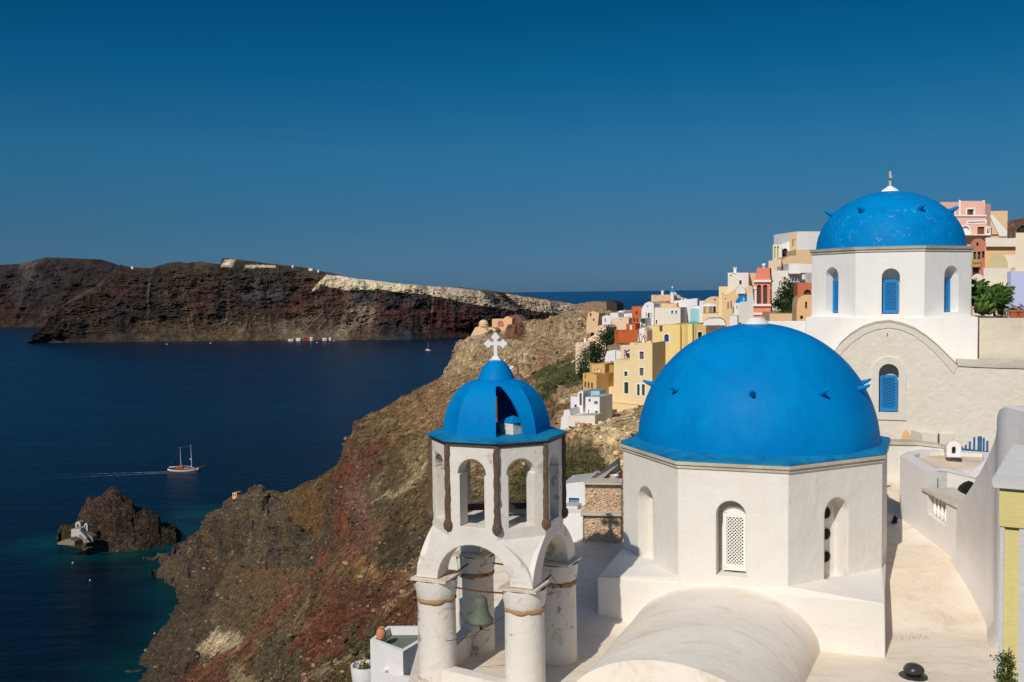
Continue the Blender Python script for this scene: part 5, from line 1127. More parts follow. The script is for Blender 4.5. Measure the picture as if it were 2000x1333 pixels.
    piece(r,117,A,[(1091,838),(1146,836),(1146,812),(1114,812),(1112,801),(1102,801),(1100,812),(1096,817),(1091,824)],TWH,4,par=True,name='terrace_wall'); piece(r,116,-24,[(1108,832),(1162,840),(1162,812),(1138,812),(1108,814)],TWW,3,name='front_parapet')
    r=H('house','small white house with pale steps behind the ochre house',1195,705,140)
    piece(r,140,A,[(1172,712),(1212,712),(1212,686),(1200,684),(1186,686),(1182,697),(1172,704)],TWH,5,[('r',1202,686,1203.3,703,'t'),('r',1193,705,1197,706.8,'sl')])
    r=H('house','pink beige house with a blue flag between the white and the cream houses',1222,705,136); piece(r,136,A,[(1211,720),(1236,720),(1236,674),(1212,675)],PKB,4,[('a',1224,690,1230,703,'dk')])
    fl=empty('flag',P3(1220,702,130),'blue flag draped on a short pole on the cream terrace','flag'); m=MB(); m.tube([P3(1219.8,703,130),P3(1219.8,683,130)],.04,5); m.build('pole',wm('dk'),fl)
    m=MB(); pts=[P3(*p,130) for p in [(1220,684),(1224,685.5),(1230,682),(1229.5,686),(1225,688),(1223.5,697),(1221.5,696),(1221.8,689)]]; m.prism(pts,[p+Vector((0,.06,0)) for p in pts]); m.build('cloth',wm('b'),fl)
    r=H('house','white rounded terrace with a small arched front left of the yellow house',1250,670,130); piece(r,131.5,A,[(1226,676),(1268,676),(1268,672),(1252,672),(1246,663),(1238,664),(1230,669)],TWH,3,[]); piece(r,133,A,[(1246,672),(1264,672),(1264,646),(1258,640),(1250,640),(1246,650)],TWH,2,[('r',1250.5,652,1252.5,655.5,'k')],name='white_front')
    um=P3(1261.5,639,128); r=empty('parasol',P3(1262,671,128),'tall closed beige parasol standing on the cream roof','parasol'); m=MB(); m.lathe(Vector((um.x,um.y,0)),[(.04,P3(1262,671,128).z),(.06,P3(1262,669,128).z),(.26,P3(1262,667,128).z),(.22,P3(1262,655,128).z),(.17,P3(1262,645,128).z),(.03,um.z)],8); m.build('canopy',TAN,r,True); m=MB(); m.tube([P3(1246,643,127.5),P3(1260,638,127.5)],.05,5); m.tube([P3(1246.5,643,127.5),P3(1249,671,127.5),P3(1258,655,127.5)],.09,5); m.build('frame',wm('sl'),r)
    # pink beige cave houses against the rock
    r=H('house','pink beige cave house with a rounded vault against the rocky hillside',1160,690,190)
    piece(r,190,A,[(1124,705),(1152,705),(1152,668),(1124,670)],PKB,5,par=True); piece(r,192,A,[(1148,690),(1183,690),(1184,640),(1178,635),(1170,636),(1163,642),(1160,655),(1148,662)],PKB,5,[('r',1164,645,1164.6,652,'k')],name='vault_wall'); 
    m=MB(); fr=Frame(P3(1158,661,188),A); a=fr.pix(1158,662); b=fr.pix(1169,658.5)
    for i in range(9): m.box(fr.w(a[0]+(b[0]-a[0])*i/8,(a[1]+b[1])/2),(.05,.05,b[1]-a[1]),A)
    m.build('railing',wm('sl'),r)
    r=H('house','pale pink house with stepped parapet left of the terracotta tower',1210,645,205)
    piece(r,205,A,[(1191,660),(1228,660),(1228,622),(1212,620),(1192,622)],PKB,5,[('r',1210,624,1214,625,'sl')],par=True); piece(r,208,A,q4(1219,613,1236,650),TWW,5,[('r',1229,617,1231,627,'k')],par=True); piece(r,215,A,[(1192,622),(1222,622),(1222,615),(1206,611),(1192,612)],TWH,4,name='rear_wall')
    # small pale houses and garden walls filling the hillside
    for (lab,px_,D_,prof_,mt,ws) in [
     ('small white house with a dark door beside the red ruin figures on the hillside',1186,222,[(1176,632),(1193,632),(1193,618),(1184,616),(1176,619)],TWH,[('r',1181,622,1183,629,'k')]),
     ('low cream garden wall stepping down below the pink beige cave house',1150,172,[(1148,722),(1178,716),(1178,708),(1162,709),(1148,712)],CREAM,[]),
     ('tiny white vaulted house above the pale pink parapet house',1213,225,vprof(1206,1220,607,612,622),TWH,[('r',1211,613,1213,618,'k')]),
     ('pale stone terrace wall between the dark trees and the white stepped house',1185,150,[(1176,735),(1213,731),(1213,706),(1195,706),(1176,711)],TSTONE,[]),
     ('beige rubble retaining wall under the burnt orange house',1200,158,[(1186,690),(1232,690),(1232,674),(1200,672),(1186,676)],TSTONE,[]),
     ('small white cube house high behind the white long house on the ridge',1385,185,q4(1366,588,1376,606),TWH,[])]:
        r=H('house' if 'house' in lab.split(' beside')[0].split(' stepping')[0].split(' between')[0].split(' under')[0].split(' beneath')[0].split(' left')[0] else 'wall',lab,prof_[0][0],prof_[0][1],D_,'house' if ws or 'cube' in lab else 'wall'); piece(r,D_,A,prof_,mt,3,ws,name='wall')
    # castle ruins and rubble walls on the headland
    r=H('ruined_wall','long rubble stone castle wall on the crest of the headland',1150,610,275,'ruin'); piece(r,275,A,[(1118,604),(1187,612),(1187,592),(1183,590),(1178,590.5),(1172,588.5),(1166,589.8),(1160,588.6),(1152,590.5),(1147,589.6),(1141,592.5),(1134,592),(1128,594.5),(1122,595),(1118,598)],TSTONE,5)
    r=H('ruined_tower','dark stone tower stub at the right end of the castle wall',1194,612,270,'ruin'); piece(r,270,A,[(1184.5,612),(1205,612),(1204.5,595),(1200,590),(1190,588),(1184.5,590)],flat('dark_basalt_wall',(58,50,46),.95,0,.5,1,.8),5)
    r=H('ruin','broken tan house ruin with gaping window in the rocky hillside',1155,640,238,'ruin'); piece(r,238,A,[(1144,650),(1166,650),(1170,612),(1158,608),(1148,612)],TAN,4,[('r',1152,612,1155,618,'k'),('r',1158,623,1161,627,'k')]); piece(r,240,-10,[(1172,650),(1190,645),(1188,613),(1170,612)],TSTONE,3,[('r',1177,616,1181,627,'wh')],name='side_wall')
    r=H('ruin','small ruin of reddish stone walls behind the orange mansion',1020,630,300,'ruin'); piece(r,300,A,[(1000,648),(1040,640),(1038,624),(1022,628),(1012,616),(1004,615),(1000,622)],DSTONE,3,[('r',1005,620,1006.5,627,'k'),('r',1016,630,1017.5,636,'k')])
    r=H('chapel','weathered beige domed chapel on the headland behind the white cross',945,655,292,'chapel')
    piece(r,292,A,[(920,668),(953,668),(953,648),(948,642),(935,638),(928,640),(920,655)],TAN,5,[('r',937,653,939.5,658,'k')]); piece(r,291,-20,vprof(950,969,640,648,670),TAN,4,[('a',955,644,964,662,'dk')],name='arched_front')
    c=P3(944.5,641,295); m=MB(); m.lathe(c,[(1.42,-1.2),(1.42,1.1),(1.5,1.15),(1.5,1.25),(1.38,1.3)]+[(1.38*math.cos(a),1.3+1.15*math.sin(a)) for a in [pi/2*i/8 for i in range(1,8)]]+[(.001,2.47)],20); m.build('dome',TAN,r,True,35)
    r=H('house','small orange mansion with an arched niche and pediment on the headland',980,648,300)
    piece(r,300,-20,[(961,648),(1000,648),(1000,623),(994,620),(992,617.5),(985,621),(984,623.5),(961,623.5)],PEA,5,[('a',972,627,984,640,'pk'),('r',990.5,635,993,645,'k')]); piece(r,299.6,-20,q4(1000,634,1012,643),TRIM,2,[('a',1001.5,635.5,1004,642.5,'k'),('a',1005.3,635.5,1007.5,642.5,'k'),('a',1009,635.5,1011,642.5,'k')],name='white_arcade')
    # pale path houses under the headland
    r=H('path_wall','pale zigzag path wall with small white steps leading through the scrub',1080,735,215,'wall')
    for (x0,y0,x1,y1,d) in ((1058,738,1078,750,205),(1074,728,1098,742,208),(1094,717,1112,730,212),(1108,706,1122,720,216)): piece(r,d,A,[(x0,y1+6),(x1,y1-4),(x1,y0),((x0+x1)/2,y0+1),((x0+x1)/2,y0+4),(x0,y0+7)],PKB,2,name='path_step')
    r=H('hut','small brown hut with thatched canopy beside the pale path',1124,715,205,'hut'); piece(r,205,A,q4(1117,708,1131,720),TAN,3,[('r',1119,710,1129,719,'dk')]); piece(r,204,A,[(1115,709),(1132,709),(1130,704),(1118,704)],TAN,4,name='canopy')
    r=H('staircase','long straight pale staircase running down the headland slope',1010,715,255,'staircase')
    m=MB(); 
    for i in range(14):
        p=P3(1040-i*3.3,684+i*3.0,262-i*2); m.box(p+Vector((0,0,0)),(1.0,2.2,.5),-30)
    m.build('steps',TRIM,r)
    r=H('garden_wall','pale retaining wall of the garden below the peach tower and the climbing shrub',1530,615,77,'wall'); piece(r,77,-10,q4(1503,613,1562,660),TAN,12,name='wall')
    m=MB(); zb=P3(1935,622,42).z; q=[P3(1898,620,39.0),P3(1975,620,38.2),P3(1985,620,47),P3(1890,620,47)]; m.prism([Vector((p.x,p.y,-12)) for p in q],[Vector((p.x,p.y,zb-.02)) for p in q]); tag(m.build('garden_soil',plaster('garden_soil_mat',(120,96,70),(80,62,46),.8,.8,1)),kind='structure')
town()
# ---------------------------------------------------------------- greenery
LEAF=leafmat('dark_leaf',(58,84,34),(28,46,20)); SHR=leafmat('olive_shrub',(128,122,76),(66,66,40)); CAC=leafmat('banana_leaf',(92,122,46),(28,50,20)); BARK=flat('bark',(84,66,50),.9)
def tree(name,label,cat,px,py,D,rad,n,size,mat,seed,trunk=1.5,group=None):
    c=P3(px,py,D); r=random.Random(seed); o=empty(name,c-Vector((0,0,rad[2]+trunk)),label,cat,group)
    m=MB(); leafy(m,c,rad,n,size,r); m.build('crown' if cat=='tree' else 'foliage',mat,o)
    b=c-Vector((0,0,rad[2]+trunk)); m=MB(); m.tube([b,c-Vector((0,0,rad[2]*.5)),c],[.16*rad[0]/1.5,.11*rad[0]/1.5,.03],7)
    for _ in range(5):
        d=Vector((r.uniform(-1,1)*rad[0],r.uniform(-1,1)*rad[1],r.uniform(-.2,.8)*rad[2]))*.6; m.tube([c-Vector((0,0,rad[2]*.5)),c+d*.5,c+d],[.08*rad[0]/1.5,.05*rad[0]/1.5,.015],5)
    m.build('trunk',BARK,o)
tree('tree','dark green tree growing beside the burnt orange house','tree',1185,658,165,(1.7,1.6,1.7),1500,.24,LEAF,1)
tree('tree','dark green tree with spreading crown behind the ochre house','tree',1165,693,150,(1.6,1.6,2.2),1700,.24,LEAF,2)
tree('tree','open crowned dark tree in front of the pink beige cave house','tree',1145,700,170,(1.9,1.6,1.8),700,.22,LEAF,3)
tree('tree','dark bushy tree at the foot of the ochre house','tree',1138,722,160,(1.3,1.3,1.8),1000,.22,LEAF,4)
tree('tree','tall leafy green tree hanging over the veranda wall right of the pink bell tower','tree',1537,573,82,(.85,.8,1.1),1500,.13,LEAF,5,1)
tree('shrub','dark green climbing shrub below the tall tree by the pink tower','shrub',1528,596,80,(.95,.7,.55),1300,.12,LEAF,6,.5)
tree('shrub','dark shrub with flowers between the peach tower and the pink tower','shrub',1548,602,79,(.55,.5,.4),500,.1,LEAF,7,.4)
GR='olive shrubs on the slope below the town'
for i,(px,py,D,rx,rz,n,lab) in enumerate([(1075,757,190,2.2,1.2,1500,'leftmost olive shrub of the green patch below the pale path'),(1092,745,188,2.4,1.3,1500,'rounded olive shrub in the middle of the green patch under the path'),(1110,736,182,2.0,1.4,1300,'tallest olive shrub of the green patch, beside the brown hut'),(1122,755,172,2.0,1.5,1400,'olive shrub touching the ochre house corner'),(1100,768,178,2.2,1.0,1200,'lowest olive shrub of the green patch over pale rock'),(1060,772,186,1.6,.8,700,'small olive shrub near the blue cupola of the bell tower'),(1052,741,205,1.3,.7,500,'small shrub left of the pale path start'),
 (1120,905,100,1.7,1.0,2200,'broad olive bush at the bell tower, under the yellow cliff wall'),(1150,905,98,1.5,.9,1800,'olive bush in the middle of the hollow below the cream wall'),(1172,912,94,1.1,.7,1100,'small olive bush right beside the stone retaining wall'),(1118,932,92,1.3,.7,1400,'lowest olive bush above the white house with blue door'),(1145,930,90,1.2,.5,1000,'flat olive bush above the rubble wall')]):
    tree('shrub',lab,'shrub',px,py,D,(rx,rx*.9,rz),n,.17 if D>150 else .11,SHR,20+i,.6,GR)
def banana():
    c=P3(1935,600,41); o=empty('banana_plant',c-Vector((0,0,.5)),'glossy dark green broad leaved plants beside the right face of the upper church','plant'); r=random.Random(5)
    m=MB()
    for i in range(420):
        px,py=r.uniform(1902,1968),r.uniform(562,606); 
        if px<1918: py=r.uniform(550,612)
        b=P3(px,py,41+r.uniform(-.8,.8)); a=r.uniform(0,pi); L=r.uniform(.22,.55); up=r.uniform(.15,.9); d=Vector((math.cos(a),.4*r.uniform(-1,1),up)).normalized(); s=d.cross(Vector((0,1,.3))).normalized()*r.uniform(.018,.042)
        p=[b,b+d*L*.35+s,b+d*L*.75+s*.8-Vector((0,0,.04)),b+d*L-Vector((0,0,.16)),b+d*L*.75-s*.8-Vector((0,0,.04)),b+d*L*.35-s]; m.add(p,[(0,1,2,3),(0,3,4,5)])
    m.build('leaves',CAC,o)
    m=MB()
    for i in range(14):
        b=P3(r.uniform(1903,1965),r.uniform(600,618),41+r.uniform(-.5,.5)); m.tube([b,b+Vector((r.uniform(-.15,.15),0,.5)),b+Vector((r.uniform(-.3,.3),0,.95))],[.05,.04,.02],6)
    m.build('stems',flat('green_stem',(70,90,44),.8),o)
    o=empty('succulent',P3(1921,612,38.6)-Vector((0,0,.3)),'thick leaved succulent sprawling over the wall edge by the upper church','plant'); m=MB()
    for i in range(26):
        b=P3(1910+r.random()*26,r.uniform(588,616),38.6+r.uniform(-.3,.3)); a=r.uniform(-1.2,1.2)-pi/2*0; d=Vector((math.sin(a),-.3,math.cos(a))); m.tube([b,b+d*.10,b+d*.2,b+d*.3,b+d*.36],[.02,.065,.08,.055,.008],7)
    m.build('pads',CAC,o,True)
    c=P3(1953,612,43); o=empty('dry_plant',c-Vector((0,0,.4)),'brownish leafy pot plant before the low white garden wall','plant'); m=MB(); leafy(m,c,(.38,.3,.36),260,.06,r); m.build('leaves',leafmat('dry_leaf',(120,96,66),(70,60,40)),o)
    m=MB(); 
    for i in range(9): m.tube([c-Vector((0,0,.42)),c+Vector((r.uniform(-.35,.35),0,r.uniform(-.1,.3)))],[.018,.008],5)
    m.build('stems',BARK,o)
banana()
# ================================================================== NEAR RIGHT AND NEAR LEFT
def right_side():
    # ---- curved white wall sweeping up to the right
    bot=[(1757,1010),(1806,1048),(1850,1080),(1867,1096),(1900,1145),(1925,1190),(1940,1225),(1948,1262)]
    top=[(1760,890),(1809,920)]
    B=[TG(*p) for p in bot]
    def zat(px,py,p): return P3(px,py,p.y).z
    root=empty('curved_wall',B[3],'white curved wall painted in shade grey with a baluster opening sweeping up to the right','wall')
    # first straight stretch from the far corner to the ledge, then the stretch with the opening
    def panel(a,b,za,zb,holes,name,th=.35,z0=-8,mat=GREYW):
        d=b-a; fr=Frame(at(a,0),math.degrees(math.atan2(d.y,d.x))); L=Vector((d.x,d.y)).length; m=MB(); pr=[(0,z0),(L,z0),(L,zb),(0,za)]
        # face towards the viewer/terrace side
        poly2(m,fr,pr,holes,0); poly2(m,fr,pr,holes,-th,True)
        for h in holes: reveal(m,fr,h,0,-th)
        m.poly([fr.w(0,za),fr.w(L,zb),fr.w(L,zb,-th),fr.w(0,za,-th)]); m.poly([fr.w(0,z0),fr.w(0,za),fr.w(0,za,-th),fr.w(0,z0,-th)]); m.poly([fr.w(L,z0),fr.w(L,zb),fr.w(L,zb,-th),fr.w(L,z0,-th)])
        m.build(name,mat,root); return fr,L
    zA=zat(1760,890,B[0]); zB=zat(1809,920,B[1]); zBl=zat(1807,956,B[1]); 
    zC=zat(1868,988,B[3])
    panel(B[0],B[1],zA,zB,[],'far_panel')
    b_,c_=B[1],B[3]; d=c_-b_; fr=Frame(at(b_,0),math.degrees(math.atan2(d.y,d.x)))
    h=[fr.pix(1811,1004),fr.pix(1848,1030),fr.pix(1848,984),fr.pix(1811,965)]
    fr,L=panel(b_+(c_-b_)*.002,c_,zBl,zC,[h],'baluster_panel',.3)
    for i in range(5):
        t=(i+.7)/5.2; u=h[0][0]+(h[1][0]-h[0][0])*t; v0=h[0][1]+(h[1][1]-h[0][1])*t; v1=h[3][1]+(h[2][1]-h[3][1])*t; H_=v1-v0; m=MB()
        m.lathe(fr.w(u,v0,-.15),[(.03,0),(.05,.02*H_),(.035,.1*H_),(.055,.2*H_),(.058,.28*H_),(.035,.42*H_),(.024,.6*H_),(.02,.8*H_),(.035,.9*H_),(.04,H_)],12); m.build('baluster',WHITE2,root,True)
    m=MB(); poly2(m,fr,[(p[0],p[1]) for p in h],(),-.9); m.build('opening_shade',GREYW,root)
    m=MB(); n_=fr.N; a0=fr.w(-.05,zBl+.03,.06); a1=fr.w(L+.04,zC+.03,.06); b1=a1-n_*.42+fr.U*.1; b0=a0-n_*.75+fr.U*.25
    m.prism([p-Vector((0,0,.06)) for p in (a0,a1,b1,b0)],[a0,a1,b1,b0]); m.build('ledge_slab',RIM,root)
    # upper swooping part: smooth curve in plan, top edge rising
    P_=[B[3]]+B[4:]; ext=[Vector((B[-1].x+.05,B[-1].y-1.0,0)),Vector((B[-1].x-.05,B[-1].y-3.4,0))]
    # top profile measured in the photo
    tops={3:(1868,988),4:(1893,941),5:(1918,892),6:(1938,842),7:(1942,798)}
    pl=[at(B[3],0),at(B[4],0),at(B[5],0),at(B[6],0),at(B[7],0)]; zs=[zC-.03,zat(1893,941,B[4]),zat(1918,892,B[5]),zat(1936,850,B[6]),zat(1942,797,B[7])]
    pl+=ext; zs+=[zs[-1]+.06,zs[-1]+.2]
    pts=[];tt=np.linspace(0,len(pl)-1,60)
    def cr(a,b,c,d,t): return .5*((2*b)+(-a+c)*t+(2*a-5*b+4*c-d)*t*t+(-a+3*b-3*c+d)*t**3)
    out=[]
    for t in tt:
        i=min(int(t),len(pl)-2); f=t-i; g=lambda k:pl[max(0,min(len(pl)-1,k))]; z=lambda k:zs[max(0,min(len(zs)-1,k))]
        p=cr(g(i-1),g(i),g(i+1),g(i+2),f); out.append((p,cr(z(i-1),z(i),z(i+1),z(i+2),f)))
    m=MB(); n=len(out); b=0; rows=[]
    for i,(p,z) in enumerate(out):
        q=out[min(i+1,n-1)][0]-out[max(i-1,0)][0]; nn=Vector((-q.y,q.x,0)).normalized()    # left of travel
        if nn.x<0: nn=-nn
        foot=p-nn*.06
        rows.append([at(foot-nn*.10,-7.6),at(foot-nn*.07,tz(p.x,p.y)+.02),at(p,tz(p.x,p.y)+.22),at(p,(z+tz(p.x,p.y))/2),at(p,z-.03),at(p+nn*.04,z),at(p+nn*.30,z),at(p+nn*.34,z-.05),at(p+nn*.34,-7.6)])
    k=len(rows[0])
    for r_ in rows: m.v+=[tuple(p) for p in r_]
    for i in range(n-1):
        for j in range(k-1): m.f.append((i*k+j,(i+1)*k+j,(i+1)*k+j+1,i*k+j+1))
    m.f.append(tuple(range(k))); m.f.append(tuple((n-1)*k+j for j in range(k))[::-1])
    m.build('swooping_wall',GREYW,root,True,40)
    # ---- flat roof with small parapet behind the curved wall
    zr=zA-.0
    rf=empty('flat_roof_house',TG(1830,1000),'low white house with stained flat roof behind the curved wall','house')
    rp=[P3(*q_) for q_ in [(1762,889,24.6),(1809,919,23.6),(1850,922,23.9),(1905,935,23.7),(1945,900,24.6),(1935,884,25.3),(1872,880,25.5),(1840,877,25.6),(1800,878,25.5),(1774,882,25.2)]]
    rp=[p+Vector((.02,.03,0)) if i<2 else p for i,p in enumerate(rp)]
    m=MB(); m.prism([at(p,-8) for p in rp],[p-Vector((0,0,.10)) for p in rp],cap=True); m.build('walls',WHITE,rf)
    m=MB(); inner=[p+((sum(rp,Vector())/len(rp))-p).normalized()*.28 for p in rp]; N_=len(rp)
    m.add(rp+inner+[p-Vector((0,0,.10)) for p in inner]+[p-Vector((0,0,.098)) for p in rp],[(i,(i+1)%N_,(i+1)%N_+N_,i+N_) for i in range(N_)]+[(i+N_,(i+1)%N_+N_,(i+1)%N_+2*N_,i+2*N_) for i in range(N_)]+[(i,(i+1)%N_,(i+1)%N_+3*N_,i+3*N_) for i in range(N_)]); m.build('roof_parapet',WHITE,rf)
    m=MB(); m.poly([p-Vector((0,0,.085)) for p in inner]); m.build('roof_surface',plaster('dusty_roof',(226,208,184),(184,150,115),.8,.8,1.5),rf)
    # dark sheet painting the shade of an arched opening, on the wall above the ledge
    a=rp[1]; b=rp[3]; d=b-a; f5=Frame(at(a,0),math.degrees(math.atan2(d.y,d.x))); m=MB(); 
    pr=[f5.pix(*p) for p in [(1873,975),(1874,962),(1879,951),(1886,944),(1894,940),(1904,944),(1908,955),(1908,990),(1873,990)]]; poly2(m,f5,pr,(),.04); reveal(m,f5,pr,.04,-.2); m.build('arched_shade',DARK,rf)
    # tiny model chapel (chimney) on the roof edge
    c=P3(1863,894,24.6); o=empty('chimney',c,'tiny white chapel shaped chimney with a dark niche on the flat roof','chimney')
    fr=Frame(c,-15); m=MB(); w=.17; pr=[(-w,0),(w,0),(w,.26),(w*.75,.36),(w*.3,.40),(-w*.3,.40),(-w*.75,.36),(-w,.26)]; hh=arch(-.045,.09,.045,.27,8)
    poly2(m,fr,pr,[hh],0); reveal(m,fr,hh,0,-.12); m.prism([fr.w(u,v,-.26) for u,v in pr],[fr.w(u,v,-.002) for u,v in pr],cap=False); m.build('body',WHITE2,o); m=MB(); poly2(m,fr,hh,(),-.1); m.build('niche',DARK,o)
    # ---- back parapet
    z1=G(1735,868,-4.4); 
    pw=empty('parapet_wall',P3(1790,1000,25.9),'white parapet wall with a curved stained top behind the flat roof','wall')
    pts=[(1700,867,26.0),(1735,868,26.0),(1790,869,26.0),(1830,874,25.6),(1855,879,25.2),(1856,889,24.9)]
    tp=[P3(*p) for p in pts]; m=MB()
    n=len(tp); fb=[at(p,-7) for p in tp]; bk=[p+Vector((0,.35,.0)) for p in tp]
    m.add(tp+fb+bk+[at(p,-7) for p in bk],[(i,i+1,i+1+n,i+n) for i in range(n-1)]+[(i,i+1,i+1+2*n,i+2*n) for i in range(n-1)]+[(i+2*n,i+1+2*n,i+1+3*n,i+3*n) for i in range(n-1)]+[(n-1,2*n-1,4*n-1,3*n-1)]); m.build('wall',WHITE,pw)
    m=MB(); 
    for i in range(n-1): 
        a,b=tp[i],tp[i+1]; m.prism([a+Vector((0,-.05,0)),b+Vector((0,-.05,0)),b+Vector((0,.36,0)),a+Vector((0,.36,0))],[a+Vector((0,-.03,.07)),b+Vector((0,-.03,.07)),b+Vector((0,.33,.09)),a+Vector((0,.33,.09))])
    m.build('coping',RIM,pw)
    # ---- shuttered openings, tan arch and gate against the church wall
    Cc=Vector((15.49,40.85,0)); th=-20.56; f2=Frame(Cc+nvec(th)*4.34,th); q=lambda x,y:f2.pix(x,y)
    def cut(ob,label,cat,name,pts,mat,n,d=.06):
        o=ob if ob else empty(name,f2.w(*q(*pts[0])),label,cat); m=MB(); P2=[q(*p) for p in pts]; m.prism([f2.w(u,v,n-d) for u,v in P2],[f2.w(u,v,n) for u,v in P2]); m.build(name if ob else 'leaf',mat,o); return o
    o=empty('shuttered_opening',f2.w(*q(1830,890)),'two pale canvas shutters and a brown post at the foot of the church wall','shutter')
    cut(o,0,0,'pale_panel',[(1800,889),(1831,889),(1831,848),(1800,844)],plaster('canvas',(232,222,206),(205,190,168),.4,.4,2),.07)
    cut(o,0,0,'pale_panel',[(1835,889),(1864,889),(1864,848),(1835,848)],plaster('canvas',(232,222,206),(205,190,168),.4,.4,2),.07)
    cut(o,0,0,'brown_post',[(1831.5,889),(1834.7,889),(1834.7,847),(1831.5,847)],wm('br'),.10)
    cut(o,0,0,'cracked_panel',[(1777,878),(1799,878),(1799,846),(1779,840)],RIM,.06); cut(o,0,0,'dark_slot',[(1781,863.5),(1798,863.5),(1798,861),(1781,861)],DARK,.08)
    o=empty('stone_arch',f2.w(*q(1772,880)),'small tan half round arch leaning on the church wall','arch'); P2=[q(*p) for p in [(1760,880),(1782,880),(1780,860),(1776,846),(1771,840),(1766,842),(1762,850),(1760,865)]]; m=MB(); m.prism([f2.w(u,v,0) for u,v in P2],[f2.w(u,v,.16) for u,v in P2]); m.build('arch_face',PEA,o)
    # cracks as thin dark fissures in the render near the opening
    # blue picket gate
    g=empty('gate',f2.w(*q(1905,895),1.5),'blue wooden picket gate with rounded top behind the curved wall','gate'); f6=Frame(f2.w(*q(1905,895),1.5),th); q6=lambda x,y:f6.pix(x,y)
    def pk(x,yt,yb=897,w=4.2):
        a=q6(x-w/2,yb); b=q6(x+w/2,yb); t0=q6(x-w/2,yt+1.5)[1]; t1=q6(x+w/2,yt)[1]; P2=[a,b,(b[0],t1),(a[0],t0)]; m=MB(); m.prism([f6.w(u,v,-.04) for u,v in P2],[f6.w(u,v,0) for u,v in P2]); m.build('picket',PICK,g)
    PICK=flat('faded_blue_wood',(52,98,146),.7,0,.35,.4,5)
    for x,yt in ((1878,872),(1886,869),(1894,862),(1902.5,854),(1911,852),(1915.5,852),(1921,855),(1928,861)): pk(x,yt)
    for y0,y1 in ((877,882),): 
        P2=[q6(1874,y1-2),q6(1932,y1+5),q6(1932,y0+5),q6(1874,y0-2)]; m=MB(); m.prism([f6.w(u,v,.002) for u,v in P2],[f6.w(u,v,.045) for u,v in P2]); m.build('rail',PICK,g)
    # ---- yellow trimmed building at the right edge
    D=12.5; r=empty('yellow_building',P3(1980,1300,D),'pale yellow framed building with a white cornice at the right picture edge','building')
    e0=P3(1952,950,D); fr=Frame(e0,-31); YB=plaster('pale_yellow_render',(226,210,140),(205,186,112),.35,.5,1.5); GW=plaster('grey_white_block',(214,210,206),(190,184,178),.4,.5,1)
    def blk(name,x0,y0,x1,y1,n0,n1,mat,zlow=None):
        a=fr.pix(x0,y0); b=fr.pix(x1,y0); v1=a[1]; v0=zlow if zlow is not None else fr.pix(x0,y1)[1]; P2=rect(a[0],v0,b[0],v1); m=MB(); m.prism([fr.w(u,v,n0) for u,v in P2],[fr.w(u,v,n1) for u,v in P2]); m.build(name,mat,r)
    blk('body',1952.5,1000,2080,1333,-3,-.25,GW,-7.5)
    blk('frieze',1952.2,950,2080,1028,-3,0,YB)
    u=fr.pix(1955,945)[0]; zc=fr.pix(1952,940)[1]; zc0=fr.pix(1952,952)[1]
    m=MB(); m.prism([fr.w(u-.08,zc0,.06),fr.w(u+3,zc0,.06),fr.w(u+3,zc0,-3.2),fr.w(u-.08,zc0,-3.2)],[fr.w(u-.10,zc+.02,.08),fr.w(u+3,zc+.02,.08),fr.w(u+3,zc+.02,-3.2),fr.w(u-.10,zc+.02,-3.2)]); m.build('cornice',plaster('cornice_white',(232,228,222),(205,196,186),.4,.6,1.5),r)
    m=MB(); m.prism([fr.w(u+.36,zc+.02,-.5),fr.w(u+3,zc+.02,-.5),fr.w(u+3,zc+.02,-2.6),fr.w(u+.36,zc+.02,-2.6)],[fr.w(u+.36,zc+.12,-.5),fr.w(u+3,zc+.12,-.5),fr.w(u+3,zc+.12,-2.6),fr.w(u+.36,zc+.12,-2.6)]); m.build('roof_upstand',GW,r)
    blk('pilaster',1962,1030,1990,1333,-.5,-.06,YB,-7.5)
    blk('wall_strip',1953,1028,1962,1333,-.5,-.02,GW,-7.5)
    blk('wall_strip',1990.5,1028,2080,1333,-.5,-.02,GW,-7.5)
    # bougainvillea
    c=P3(1962,1312,11.9); o=empty('bougainvillea',c-Vector((0,0,.5)),'potted bougainvillea with crimson flowers at the lower right corner','plant'); rr=random.Random(4); m=MB(); leafy(m,c,(.125,.12,.27),900,.028,rr,1.3); leafy(m,c+Vector((.0,0,.2)),(.05,.05,.14),120,.024,rr); m.build('leaves',leafmat('bougainvillea_leaf',(96,116,44),(34,54,24)),o)
    m=MB(); leafy(m,c+Vector((.05,-.04,.1)),(.08,.08,.12),120,.028,rr,1.0); leafy(m,c+Vector((.02,-.05,-.12)),(.07,.08,.08),60,.026,rr,1.0); m.build('flowers',leafmat('crimson_petals',(150,20,48),(110,14,36)),o)
    m=MB()
    for i in range(8): m.tube([c-Vector((0,0,.5)),c+Vector((rr.uniform(-.1,.1),0,rr.uniform(-.1,.3)))],[.012,.005],5)
    m.build('stems',BARK,o)
    # dark stacked roof vent
    c=TG(1783,1322); o=empty('chimney',c,'dark grey rounded stone cap set on a flat slab on the terrace','chimney'); DK=flat('dark_painted_stone',(52,50,50),.35,0,.3,.3,8)
    m=MB(); m.lathe(c,[(.001,-.3),(.30,-.3),(.27,-.05),(.25,.015),(.23,.03),(.001,.035)],28); m.jitter(.03,.4,3); m.build('slab',DK,o,True,40)
    m=MB(); m.lathe(c+Vector((.01,0,.03)),[(.10,0),(.155,.03),(.185,.08),(.18,.12),(.14,.165),(.08,.19),(.001,.195)],28); m.jitter(.02,.3,5); m.build('cap_stone',DK,o,True)
